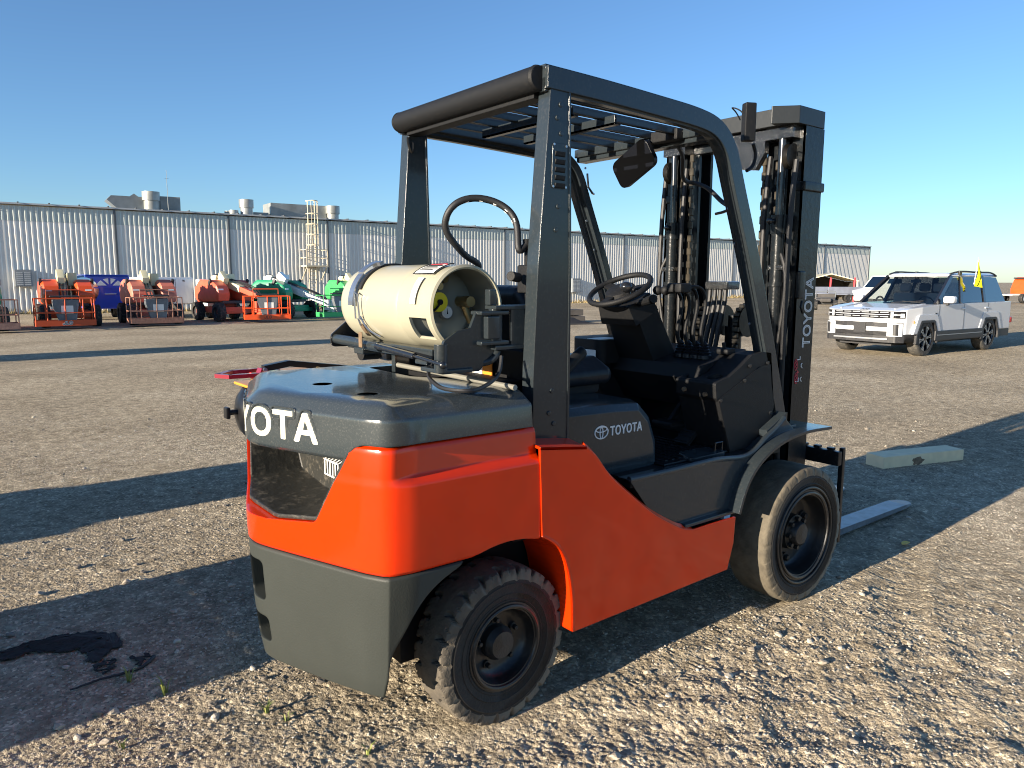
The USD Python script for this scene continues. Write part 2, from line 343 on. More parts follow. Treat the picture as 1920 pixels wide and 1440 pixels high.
# ------------------------------------------------------------------ the forklift (x ahead, y to its left, rear axle over the origin)
fk = thing('forklift', 'orange and dark grey counterbalance forklift in the foreground, seen from its rear right corner', 'forklift')
VC, VS, VB = -.690, .380, .05
def rear_x(y): return VC+VS*(np.sqrt(np.asarray(y, float)**2+VB**2)-VB)
def plan(inset=0., front=.45, W=.598, rad=.06):
    ys = np.linspace(-.50, .50, 41)
    pts = [(front, -W), (-.40, -W+.006), (-.475, -W+.02)]+[(float(rear_x(y)), float(y)) for y in ys]+[(-.475, W-.02), (-.40, W-.006), (front, W)]
    p = Polygon(pts).buffer(-rad, quad_segs=10).buffer(rad, quad_segs=10)
    return p.buffer(-inset, quad_segs=10) if inset else p
def ring(p, z, n=220, c=(-.1, 0.)):
    a = np.arange(n)*2*PI/n; out = []
    ext = np.array(p.exterior.coords); A, B = ext[:-1], ext[1:]
    for t in a:
        d = V(math.cos(t), math.sin(t)); e = B-A
        den = d[0]*e[:, 1]-d[1]*e[:, 0]; w = A-np.array(c)
        s = (w[:, 0]*e[:, 1]-w[:, 1]*e[:, 0])/np.where(abs(den) < 1e-12, 1e-12, den); u = (w[:, 0]*d[1]-w[:, 1]*d[0])/np.where(abs(den) < 1e-12, 1e-12, den)
        ok = (u >= -1e-9) & (u <= 1+1e-9) & (s > 0); out.append(np.array(c)+d*s[ok].max())
    return np.c_[np.array(out), np.full(n, z) if np.ndim(z) == 0 else z]
def loft(rings):
    n = len(rings[0]); m = len(rings); v = np.vstack(rings)
    i, j = np.meshgrid(np.arange(m-1), np.arange(n), indexing='ij')
    q = np.stack([i*n+j, i*n+(j+1) % n, (i+1)*n+(j+1) % n, (i+1)*n+j], -1).reshape(-1, 4)
    f = np.vstack([q[:, [0, 1, 2]], q[:, [0, 2, 3]]]); k = len(v)
    v = np.vstack([v, rings[0].mean(0), rings[-1].mean(0)]); j = np.arange(n)
    f = np.vstack([f, np.stack([np.full(n, k), (j+1) % n, j], 1), np.stack([np.full(n, k+1), (m-1)*n+j, (m-1)*n+(j+1) % n], 1)])
    return trimesh.Trimesh(v, f, process=False)
def ledge(r, amount):
    """narrows a ring along the flanks only, fading out round the rear corner"""
    k = sst(-.56, -.44, r[:, 0]) if amount > .0 and r[0, 2] < .65 else sst(-.47, -.36, r[:, 0]); r = r.copy(); r[:, 1] -= np.sign(r[:, 1])*amount*k*(np.abs(r[:, 1]) > .3); return r
def body_rings(zs, n=220, rad=.06):
    out = []
    for z, ins, led in zs: out.append(ledge(ring(plan(ins, rad=rad), z, n), led))
    return out
GAPX = .108
arch = lathe([(0, -1.), (.42, -1.), (.42, 1.), (0, 1.)], 72, 'y'); arch = mv(arch, -.03, 0, .26)
ap_ = [at(x_, y_, y=w_)[[0, 2]] for x_, y_, w_ in ((722, 1306, -.505), (723, 1262, -.512), (729, 1222, -.52), (746, 1187, -.53), (773, 1137, -.545), (807, 1097, -.56), (857, 1060, -.575))]
ap_ = [(ap_[0][0], .1)]+[tuple(q) for q in spl([(p[0], 0, p[1]) for p in ap_], 30)[:, [0, 2]]]
arch_low = exz(Polygon(ap_+[(-.2, .66), (.6, .66), (.6, .1)]).buffer(0), -1., 1.)
front_cut = bx(GAPX, 2, -2, 2, -1, 3)
# orange casting
oc = loft(body_rings([(.655, .010, 0), (.665, .002, 0), (.70, 0, 0), (.80, 0, 0), (.925, 0, 0), (.940, .002, .002), (.953, .003, .018), (.962, .004, .024), (1.03, .006, .027), (1.045, .010, .030), (1.053, .022, .034)]))
rec = round_poly(poly((-.452, 1.10), (-.452, 1.03), (-.315, .785), (-.10, .758), (.10, .758), (.315, .785), (.452, 1.03), (.452, 1.10)), .03)
well = bx(-.36, GAPX, -.9, .9, .2, .650)
oc = cut(oc, front_cut, eyz(rec, -1.2, -.36), bx(-.30, .2, -.40, .40, .5, 1.2), arch)
obj('counterweight', oc, M['orange_paint'], fk, 30)
# lower grey casting
bc = loft(body_rings([(.222, .056, .03), (.225, .046, .03), (.234, .038, .03), (.30, .026, .026), (.42, .014, .018), (.56, .006, .006), (.645, .003, 0), (.652, .008, 0)], rad=.028))
pk = []
for z0, z1 in ((.30, .395), (.455, .60)):
    for s in (-1, 1):
        pk.append(eyz(round_poly(poly((.055*s, z0), (.30*s, z0+.012), (.30*s, z1), (.055*s, z1)) if False else poly((-.062, z0), (-.062, z1), (.062, z1), (.062, z0)), .02), -1.0, -.57))
    break
pk.append(eyz(round_poly(poly((-.062, .455), (-.062, .60), (.062, .60), (.062, .455)), .02), -1.0, -.57))
bc = cut(bc, front_cut, arch_low, *pk)
obj('bumper', bc, M['bumper_paint'], fk, 30, label='dark grey lower counterweight with tow pockets at its centre')
obj('tow_pin', cyl((-.585, 0, .26), (-.585, 0, .62), .017), M['grey_paint'], fk)
# hood over the counterweight
HZ0, HZ1 = .995, 1.168
hc = loft(body_rings([(HZ0, .022, 0), (HZ0+.012, .010, 0), (1.03, .006, 0), (1.06, .007, .008), (1.125, .009, .012), (1.135, .012, .014), (1.163, .042, .030), (1.172, .055, .038), (1.180, .085, .052)]))
hv = hc.vertices; hc.vertices = np.c_[hv[:, :2], hv[:, 2]]
side_low = unary_union([poly((-1, .9), (-.405, .9), (-.405, .985), (-.425, 1.0), (-.47, 1.045), (-.50, 1.056), (-1, 1.056)), poly((1, .9), (.405, .9), (.405, .985), (.425, 1.0), (.47, 1.045), (.50, 1.056), (1, 1.056))])
hole = [lathe([(0, -.2), (.034, -.2), (.034, .2), (0, .2)], 28, 'z') for _ in range(2)]
hc = cut(hc, bx(.082, 2, -2, 2, 0, 3), eyz(side_low, -2, 2), bx(-.40, 2, -.42, .42, .9, 1.12), mv(hole[0], -.42, -.02, 1.15), mv(hole[1], -.40, -.325, 1.15),
         exy(round_poly(poly((-.06, -.02), (-.06, .34), (.3, .34), (.3, -.16), (.02, -.16)), .03), 1.0, 1.4))
obj('rear_hood', hc, M['hood_paint'], fk, 25)
# the niche behind the skirt
ln = cut(eyz(rec.buffer(-.003), -.64, -.352), eyz(rec.buffer(-.016), -1.2, -.372))
ln = both(ln, loft([ring(plan(.012), .70), ring(plan(.012), 1.03)]))
obj('recess_liner', ln, M['recess_paint'], fk, 30)
obj('recess_ceiling', both(bx(-.60, -.352, -.43, .43, 1.032, 1.042), exy(plan(.03), 1, 1.1)), M['recess_paint'], fk)
wl = obj('work_light', [lathe([(0, -.03), (.045, -.028), (.052, .0), (.052, .02), (0, .022)], 24, 'x').apply_translation((-.44, -.265, .935)), bx(-.43, -.40, -.28, -.25, .945, 1.03)], M['black_plastic'], fk)
gd = []
for k in range(6):
    y = -.315+k*.02; gd.append(rodline([(-.475, y, .975), (-.505, y, .96), (-.505, y, .91), (-.475, y, .895)], .0026, 6))
gd += [rodline([(x_, -.32, z_), (x_, -.21, z_)], .0026, 6) for x_, z_ in ((-.505, .96), (-.505, .91), (-.475, .975), (-.475, .895))]
obj('wire_guard', gd, M['white_label'], wl)
obj('cable', rodline(spl([(-.375, -.1, 1.03), (-.378, -.11, .93), (-.379, -.10, .87), (-.40, -.11, .80), (-.47, -.19, .785)], 24), .004, 6), M['black_plastic'], fk)
# raised lettering on the skirt
def skirt_map(m, off):
    v = m.vertices.copy(); y, z, d = -v[:, 0], v[:, 1], v[:, 2]
    m = m.copy(); m.vertices = np.stack([rear_x(y)+.0125-off-d, y, z], 1); return m
tp = text_poly('TOYOTA', .088, True); b = tp.bounds; tp = affinity.translate(affinity.scale(tp, .60/(b[2]-b[0]), 1, origin=(0, 0)), 0, 0); b = tp.bounds; tp = affinity.translate(tp, -(b[0]+b[2])/2+.028, 1.036-b[1])
tp = tp.buffer(.0008, join_style=2)
letters = sorted(tp.geoms, key=lambda g: g.centroid.x)
for g, nm in zip(letters, 'TOYOTA'):
    lm = subdivide(_ext(g, .004), .02)
    lo = obj('raised_letter', skirt_map(lm, .002), M['white_letters'], fk, False)
    rim = g.buffer(.011, join_style=2).difference(g.buffer(.006, join_style=2))
    obj('letter_surround', skirt_map(subdivide(_ext(rim, .0035), .02), .001), M['hood_paint'], lo, False)
# orange side panels
def panel(s):
    c = spl([(.318, .958), (.36, .925), (.414, .862), (.559, .735), (.70, .63), (.80, .573), (.88, .535), (.94, .520)], 30)
    top = [(.100, .985), (.215, .980), (.300, .967)]
    pts = top+[tuple(p) for p in c]+[(1.06, .520), (1.232, .516), (1.225, .40), (1.188, .285), (.263, .272)]
    a = spl([(.263, .272), (.262, .36), (.236, .52), (.19, .61), (.113, .665)], 24)
    pts += [tuple(p) for p in a[1:]]
    y0, y1 = (-.600, -.590)
    m = exz(Polygon(pts), y0, y1)
    topflange = hull([(.100, -.60, .985), (.318, -.60, .958), (.100, -.48, 1.0), (.318, -.48, .975), (.100, -.6, .975), (.318, -.6, .948), (.1, -.48, .99), (.318, -.48, .965)])
    lip = []
    cc = np.array(c); 
    for k in range(len(cc)-1):
        p, q = cc[k], cc[k+1]; lip.append(hull([(p[0], -.598, p[1]), (q[0], -.598, q[1]), (p[0]+.012, -.565, p[1]+.012), (q[0]+.012, -.565, q[1]+.012), (p[0]-.006, -.598, p[1]-.008), (q[0]-.006, -.598, q[1]-.008), (p[0]+.006, -.565, p[1]+.004), (q[0]+.006, -.565, q[1]+.004)]))
    inner = [hull([(a[k][0], -.5999, a[k][1]), (a[k+1][0], -.5999, a[k+1][1]), (a[k][0], -.36, a[k][1]), (a[k+1][0], -.36, a[k+1][1]), (a[k][0]+.008, -.5999, a[k][1]+.004), (a[k+1][0]+.008, -.5999, a[k+1][1]+.004), (a[k][0]+.008, -.36, a[k][1]+.004), (a[k+1][0]+.008, -.36, a[k+1][1]+.004)]) for k in range(len(a)-1)]
    low = hull([(.264, -.6005, .40), (1.222, -.6005, .395), (1.187, -.587, .285), (.264, -.587, .272), (.27, -.575, .40), (1.2, -.575, .40), (1.18, -.57, .287), (.27, -.57, .275)])
    ms = [m, topflange]+lip+inner
    return [mirror_y(k) if s > 0 else k for k in ms]
for s in (-1, 1): obj('side_panel', panel(s), M['orange_paint'], fk, 30)
# frame, axle, floor and flanks
obj('chassis', [bx(-.30, 1.5, -.33, .33, .22, .60), bx(.31, 1.20, -.575, .575, .30, .50), bx(.108, 1.25, -.44, .44, .60, .74), bx(-.30, .3, -.40, .40, .60, .98), bx(.29, .33, -.47, .47, .74, .95)], M['black_plastic'], fk)
obj('steer_axle', [rb(-.07, .07, -.40, .40, .20, .34, .02), cyl((0, -.42, .272), (0, .42, .272), .05)], M['black_plastic'], fk)
fl = Polygon([(.585, .782), (1.40, .776), (1.46, .80), (1.52, .83), (1.43, .77), (1.33, .70), (1.27, .60), (1.245, .53), (.93, .53), (.72, .62)])
flank = []
for s in (-1, 1):
    m = exz(fl, -.562, -.50); st = rb(.90, 1.262, -.590, -.50, .527, .545, .006); ed = rodline(spl([(.59, -.556, .782), (.9, -.557, .781), (1.2, -.557, .777), (1.40, -.556, .778), (1.50, -.555, .83), (1.60, -.552, .875), (1.65, -.55, .91)], 40), .012, 10)
    obj('step_flank', [mirror_y(k) if s > 0 else k for k in (m, st, ed)], M['grey_paint'], fk, 30)
obj('floor_plate', [bx(.60, 1.62, -.555, .555, .745, .779)], M['black_plastic'], fk)
mt = [rb(.86, 1.42, -.50, .34, .780, .790, .004)]+[rb(.90+k*.045, .918+k*.045, -.47, -.05, .789, .794, .002) for k in range(9)]
obj('rubber_mat', mt, M['seat_vinyl'], fk)
obj('floor_hatch', [exy(round_poly(poly((1.0, -.525), (1.25, -.525), (1.25, -.41), (1.06, -.41)), .02), .781, .797)], M['grey_paint'], fk)
obj('hatch_handle', rodline([(1.20, -.50, .795), (1.20, -.50, .835), (1.25, -.50, .835), (1.25, -.50, .795)], .005, 6), M['black_gloss'], fk)
obj('brake_pedal', [rb(1.21, 1.31, -.24, -.12, .86, .885, .008), rodline([(1.26, -.18, .87), (1.40, -.18, 1.0)], .012)], M['black_plastic'], fk)
obj('accelerator_pedal', [frame_to(rb(-.11, .11, -.04, .04, -.012, .012, .006), V(.8, 0, .6), V(0, 1, 0), V(-.6, 0, .8), V(1.30, -.30, .86))]+[frame_to(bx(-.1+k*.03, -.09+k*.03, -.038, .038, .011, .016), V(.8, 0, .6), V(0, 1, 0), V(-.6, 0, .8), V(1.30, -.30, .86)) for k in range(7)], M['black_plastic'], fk)
# engine cover with badge
ep = round_poly(Polygon([(.30, .76), (.30, 1.078), (.60, 1.072), (.765, 1.062), (.84, .99), (.885, .88), (.892, .752), (.70, .742)]), .03)
def eshr(d): return np.array(ep.buffer(-d).exterior.coords)
pts = [np.c_[q[:, 0], np.full(len(q), y), q[:, 1]] for q, y in ((eshr(0), -.39), (eshr(0), .39), (eshr(.012), -.435), (eshr(.012), .435), (eshr(.04), -.452), (eshr(.04), .452))]
obj('engine_cover', hull(np.vstack(pts)), M['grey_paint'], fk, 20)
ec = bx(.56, .70, -.4535, -.45, .9, .95)
def side_text(s, h, x0, z0, y, t=.0015, slope=0., bold=True, ring_w=0, width=None):
    p = text_poly(s, h, bold); bb = p.bounds; p = affinity.translate(p, -bb[0], -bb[1])
    if width: p = affinity.scale(p, width/(p.bounds[2]), 1, origin=(0, 0))
    if ring_w: p = p.difference(p.buffer(-ring_w, join_style=2))
    return affinity.translate(p, x0, z0)
bd = obj('badge_lettering', exz(side_text('TOYOTA', .036, .585, .938, 0, width=.185), -.4545, -.4515), M['logo_grey'], fk, False)
def ell(cx, cz, a, b_, w): e = affinity.scale(Point(0, 0).buffer(1, 32), a, b_); f = affinity.scale(Point(0, 0).buffer(1, 32), a-w, b_-w); return affinity.translate(e.difference(f), cx, cz)
em = unary_union([ell(0, 0, .038, .027, .0045), ell(0, -.002, .010, .024, .004), ell(0, .011, .031, .012, .004)])
obj('emblem', exz(affinity.translate(em, .537, .958), -.4545, -.4515), M['logo_grey'], fk, False)
# seat
sc = hull(np.vstack([rb(.36, .83, -.235, .235, 1.10, 1.185, .04, 5).vertices, rb(.42, .80, -.18, .18, 1.15, 1.222, .03, 5).vertices]))
obj('seat_cushion', sc, M['seat_vinyl'], fk)
obj('seat_pan', rb(.40, .78, -.20, .20, 1.06, 1.12, .02), M['black_plastic'], fk)
obj('seat_backrest', frame_to(hull(np.vstack([rb(-.05, .05, -.23, .23, 0, .40, .045, 5).vertices, rb(-.05, .04, -.18, .18, .2, .47, .04, 5).vertices])), V(.97, 0, .2), V(0, 1, 0), V(-.2, 0, .97), V(.47, 0, 1.07)), M['seat_vinyl'], fk)
for s in (-1, 1): obj('hip_restraint', frame_to(rb(-.09, .06, -.02, .02, -.02, .03, .018, 4), V(.82, 0, .57), V(0, 1, 0), V(-.57, 0, .82), V(.58, s*.255, 1.225)), M['black_plastic'], fk)
# steering column, wheel
base, top = V(1.33, .06, 1.10), V(1.16, .04, 1.46)
def ring4(c, u, w, hu, hw): return [c+u*a+w*b_ for a in (-hu, hu) for b_ in (-hw, hw)]
ua = V(.9, 0, .43)
obj('steering_column', [hull(np.array(ring4(V(1.38, .05, 1.12), V(1, 0, 0), V(0, 1, 0), .09, .12)+ring4(V(1.22, .04, 1.40), ua, V(0, 1, 0), .07, .10))),
    hull(np.array(ring4(V(1.21, .04, 1.37), ua, V(0, 1, 0), .085, .115)+ring4(V(1.165, .04, 1.455), ua, V(0, 1, 0), .08, .10)))], M['black_plastic'], fk, 25)
wc, wn = V(1.125, .03, 1.505), V(-.46, 0, .89); wn /= np.linalg.norm(wn); wu = V(0, 1, 0); ww = np.cross(wn, wu)
aa = np.linspace(0, 2*PI, 65)[:-1]
sw = obj('steering_wheel', tube(np.array([wc+.152*(wu*math.cos(t)+ww*math.sin(t)) for t in aa]), .0135, 10, closed=True), M['black_plastic'], fk, 60)
obj('wheel_hub', [frame_to(lathe([(0, .012), (.05, .010), (.072, .0), (.078, -.02), (.06, -.045), (0, -.05)], 32, 'z'), wu, ww, wn, wc)], M['black_plastic'], sw)
for t in (PI*.5, PI*1.12, PI*1.88):
    d = wu*math.cos(t)+ww*math.sin(t); e = np.cross(wn, d)
    obj('spoke', frame_to(rb(-.06, .06, -.022, .022, -.007, .007, .006), d, e, wn, wc+d*.10-wn*.008), M['black_plastic'], sw)
kp = wc+.128*(-wu*math.cos(.5)+ww*math.sin(.5))
obj('spinner_knob', [sphere(kp+wn*.045, .030, 3, (1, 1, .85)), cyl(kp, kp+wn*.03, .012)], M['black_gloss'], sw)
obj('shuttle_lever', [tube(spl([V(1.17, -.04, 1.435), V(1.14, -.12, 1.45), V(1.12, -.19, 1.465)], 14), np.linspace(.014, .021, 14), 10)], M['black_plastic'], fk)
# dash, pods, levers
obj('dash_panel', [hull(np.array([(1.24, -.36, 1.10), (1.24, .36, 1.10), (1.60, -.36, 1.22), (1.60, .36, 1.22), (1.27, -.36, 1.16), (1.27, .36, 1.16), (1.60, -.36, .9), (1.60, .36, .9), (1.36, -.36, .95), (1.36, .36, .95)])), bx(1.50, 1.62, -.45, .45, .76, 1.16)], M['black_plastic'], fk, 25)
pod = exy(round_poly(poly((1.13, .16), (1.14, .36), (1.24, .46), (1.6, .46), (1.6, .16)), .05), 1.13, 1.25)
obj('left_tray', [pod, hull(np.vstack([rb(1.18, 1.6, .2, .45, 1.0, 1.14, .02).vertices, rb(1.32, 1.6, .22, .45, .78, .8, .01).vertices]))], M['black_plastic'], fk, 25)
obj('warning_sticker', [frame_to(bx(-.07, .07, -.045, .045, 0, .002), V(1, .1, 0), V(-.1, 1, 0), V(0, 0, 1), V(1.23, .24, 1.2505)), bx(1.1285, 1.131, .19, .30, 1.16, 1.20)], M['white_label'], fk)
for k in range(4):
    y = -.135-.047*k; zt = 1.49+.012*(k > 1)
    lv = obj('hydraulic_lever', tube(spl([V(1.39, y, 1.22), V(1.36, y, 1.30), V(1.385, y, 1.44), V(1.36, y, zt), V(1.24, y+.01, zt+.01)], 26), .0085, 8), M['black_plastic'], fk)
    kb = V(1.22, y+.01, zt+.012)
    obj('knob', [sphere(kb, .023, 3, (1, 1, 1)) if k < 2 else rb(kb[0]-.03, kb[0]+.05, kb[1]-.021, kb[1]+.021, kb[2]-.022, kb[2]+.022, .012), cyl(kb, kb+V(.055, 0, -.004), .017, .012)], M['black_plastic'], lv)
    obj('bellows', lathe([(.036, -.01)]+[(r, z) for i in range(5) for r, z in ((.034-.004*i, .006+i*.013), (.027-.004*i, .012+i*.013))]+[(0, .075)], 20, 'z').apply_translation((1.39, y, 1.19)), M['seat_vinyl'], lv)
# right console
cp = Polygon([(1.178, 1.105), (1.188, 1.035), (1.205, 1.02), (1.30, .775), (1.42, .778), (1.62, .885), (1.635, .96), (1.59, 1.215), (1.53, 1.222), (1.44, 1.212), (1.36, 1.165), (1.28, 1.125)])
cm = exz(round_poly(cp, .012), -.505, -.285)
cm = cut(cm, *[mv(lathe([(0, -.06), (.036, -.06), (.036, .06), (0, .06)], 24, 'z'), x, y, z) for x, y, z in ((1.235, -.335, 1.13), (1.30, -.335, 1.145), (1.255, -.44, 1.135))], rb(1.43, 1.46, -.54, -.495, .885, .995, .008))
obj('side_console', cm, M['black_plastic'], fk, 25)
obj('console_cover', exz(round_poly(Polygon([(1.20, 1.03), (1.30, .785), (1.42, .785), (1.61, .885), (1.62, .955), (1.585, 1.165), (1.50, 1.155)]), .012), -.508, -.5045), M['black_plastic'], fk, 25)
for x, z in ((1.42, 1.165), (1.56, 1.17), (1.385, 1.10), (1.60, .93), (1.215, 1.025)): obj('screw', cyl((x, -.5045, z), (x, -.512, z), .0085, n=12), M['black_gloss'], fk)
obj('console_latch', [cyl((1.445, -.499, .985), (1.445, -.499, .90), .006, n=8), tube(np.array([V(1.445, -.505, .915)+V(.010*math.cos(t), 0, .018*math.sin(t)) for t in aa[::4]]), .003, 6, closed=True)], M['steel_zinc'], fk)
for y in (-.335, -.45): obj('screw', cyl((1.186, y, 1.06 if y > -.4 else 1.05), (1.172, y, 1.06 if y > -.4 else 1.05), .010, n=12), M['rusty_steel'], fk)
obj('toggle_switch', [rb(1.40, 1.47, -.40, -.33, 1.205, 1.235, .012), cyl((1.42, -.365, 1.235), (1.415, -.365, 1.262), .008, n=10)], M['black_plastic'], fk)
# fenders
fa = spl([(1.228, .535), (1.262, .62), (1.305, .685), (1.416, .768), (1.58, .822), (1.74, .838), (1.87, .836), (1.96, .832)], 40)
for s in (-1, 1):
    ms = []
    for k in range(len(fa)-1):
        p, q = fa[k], fa[k+1]; t = (q-p)/np.linalg.norm(q-p); n_ = V(-t[1], t[0])*.007
        ms.append(hull([(a[0]+e*n_[0], y, a[1]+e*n_[1]) for a in (p, q) for e in (-1, 1) for y in (-.625, -.36)]))
    web = Polygon([tuple(p) for p in fa[:30]]+[(1.66, .90), (1.60, .875), (1.46, .80), (1.32, .76), (1.24, .70), (1.20, .60)])
    ms.append(exz(web.buffer(0), -.556, -.545)); ms.append(exz(Polygon([(1.52, .76), (1.68, .80), (1.68, .93), (1.52, .86)]), -.55, -.40))
    obj('fender', [mirror_y(k) if s > 0 else k for k in ms], M['grey_paint'], fk, 30)
# ---- overhead guard
for s in (-1, 1):
    pp = Polygon([(.218, 2.205), (.193, 1.9), (.168, 1.6), (.150, 1.2), (.150, .955), (.312, .955), (.314, 1.3), (.312, 1.7), (.300, 2.19), (.30, 2.21)])
    m = exz(round_poly(pp, .006), -.500, -.438); fl_ = exz(Polygon([(.296, 2.2), (.309, 1.6), (.309, .96), (.318, .96), (.318, 1.6), (.304, 2.2)]), -.504, -.434)
    po = obj('rear_post', [mirror_y(m), mirror_y(fl_)] if s > 0 else [m, fl_], M['grey_paint'], fk, 30)
    for x, z in ((.262, 2.14), (.247, 2.095), (.265, 2.045), (.235, 1.155), (.222, 1.075), (.245, 1.035), (.255, 1.80), (.245, 1.72)): 
        y = s*.500; obj('bolt_head', cyl((x, y-s*.001, z), (x, y+s*.0045, z), .0095, .008, n=14), M['grey_paint'], po)
    oc_ = spl([(.20, 2.222), (.50, 2.216), (.85, 2.203), (1.02, 2.193), (1.14, 2.165), (1.215, 2.105), (1.268, 2.00), (1.36, 1.79), (1.48, 1.50), (1.62, 1.13), (1.72, .85)], 90)
    ln_ = LineString(oc_); m1 = exz(ln_.buffer(.036, cap_style=2), -.505, -.448); m2 = exz(ln_.buffer(.020, cap_style=2), -.448, -.425); m3 = exz(ln_.buffer(.0435, cap_style=2).difference(ln_.buffer(.028, cap_style=2)), -.490, -.462)
    gr = obj('guard_rail', [mirror_y(m) if s > 0 else m for m in (m1, m2, m3)], M['grey_paint'], fk, 30)
    for x, z in ((1.315, 1.86), (1.375, 1.71), (1.515, 1.35), (1.30, 2.13)):
        obj('bolt_head', cyl((x-.02, s*.447, z), (x-.02, s*.4435, z), .006, n=10), M['steel_zinc'], gr)
    obj('guard_foot', [rb(1.66, 1.76, s*.52-.03, s*.52+.03, .846, .862, .004)], M['grey_paint'], fk)
lp = obj('louver_plate', [exz(round_poly(Polygon([(.226, 2.012), (.292, 2.012), (.292, 1.86), (.222, 1.86)]), .012), -.503, -.4995)], M['grey_paint'], fk)
for k in range(5):
    z = 1.985-k*.0265; obj('louver', hull([(.236, -.503, z), (.282, -.503, z), (.236, -.503, z-.018), (.282, -.503, z-.018), (.238, -.509, z-.002), (.280, -.509, z-.002)]), M['black_plastic'], lp)
for x, z in ((.231, 2.006), (.287, 2.004), (.228, 1.866), (.286, 1.866)): obj('screw', cyl((x, -.5025, z), (x, -.506, z), .0042, n=8), M['steel_zinc'], lp)
rbz = 2.222
obj('rear_roll_bar', [tube([(.190, -.462, rbz), (.190, .462, rbz)], .042, 28), cyl((.190, -.462, rbz), (.190, -.475, rbz), .044, .039, 28), cyl((.190, .462, rbz), (.190, .475, rbz), .044, .039, 28), bx(.20, .26, -.43, .43, 2.165, 2.19)], M['black_plastic'], fk)
obj('guard_hook', rodline(spl([(.21, .44, 2.16), (.215, .437, 2.12), (.225, .436, 2.10), (.232, .437, 2.14)], 12), .006, 6), M['greasy_steel'], fk)
for k, y in enumerate((-.35, -.22, -.085, .05, .185, .32)):
    obj('roof_bar', [frame_to(rb(0, .99, -.024, .024, -.006, .006, .004), V(.9999, 0, -.012), V(0, .92, -.38), V(0, .38, .92), V(.24, y, 2.218)), frame_to(bx(.0, .99, -.003, .003, -.022, .0), V(.9999, 0, -.012), V(0, 1, 0), V(.012, 0, .9999), V(.24, y-.021, 2.222))], M['grey_paint'], fk)
for x in (.50, .735): obj('roof_brace', [bx(x-.006, x+.006, -.30, .28, 2.168, 2.203), bx(x-.006, x+.03, -.30, .28, 2.168, 2.174)], M['grey_paint'], fk)
obj('front_cross_beam', [rb(1.215, 1.285, -.445, .445, 2.150, 2.182, .006), rb(1.20, 1.222, -.445, .445, 2.172, 2.212, .004)], M['grey_paint'], fk)
obj('wiring_box', rb(1.16, 1.24, -.26, -.10, 2.165, 2.215, .008), M['black_plastic'], fk)
obj('certification_plate', bx(1.02, 1.10, .421, .4245, 2.195, 2.222), M['logo_grey'], fk)
mp_ = V(1.15, -.022, 2.085); ra = -.42
mx, mz = V(.1, math.cos(ra), math.sin(ra)), V(-.2, -math.sin(ra), math.cos(ra)); mx /= np.linalg.norm(mx); mz -= mx*(mz@mx); mz /= np.linalg.norm(mz); my = np.cross(mz, mx)
mr = obj('rear_view_mirror', frame_to(exz(round_poly(sbox(-.125, -.068, .125, .068), .035), -.012, .012), mx, my, mz, mp_), M['mirror_back'], fk)
obj('mirror_stalk', rodline([mp_+V(0.01, 0, .05), V(1.20, -.08, 2.17)], .008), M['black_gloss'], mr)
obj('guard_grip', rodline([(1.28, .43, 2.10), (1.275, .415, 2.03), (1.30, .41, 2.0), (1.33, .43, 2.0)], .006, 6), M['black_gloss'], fk)
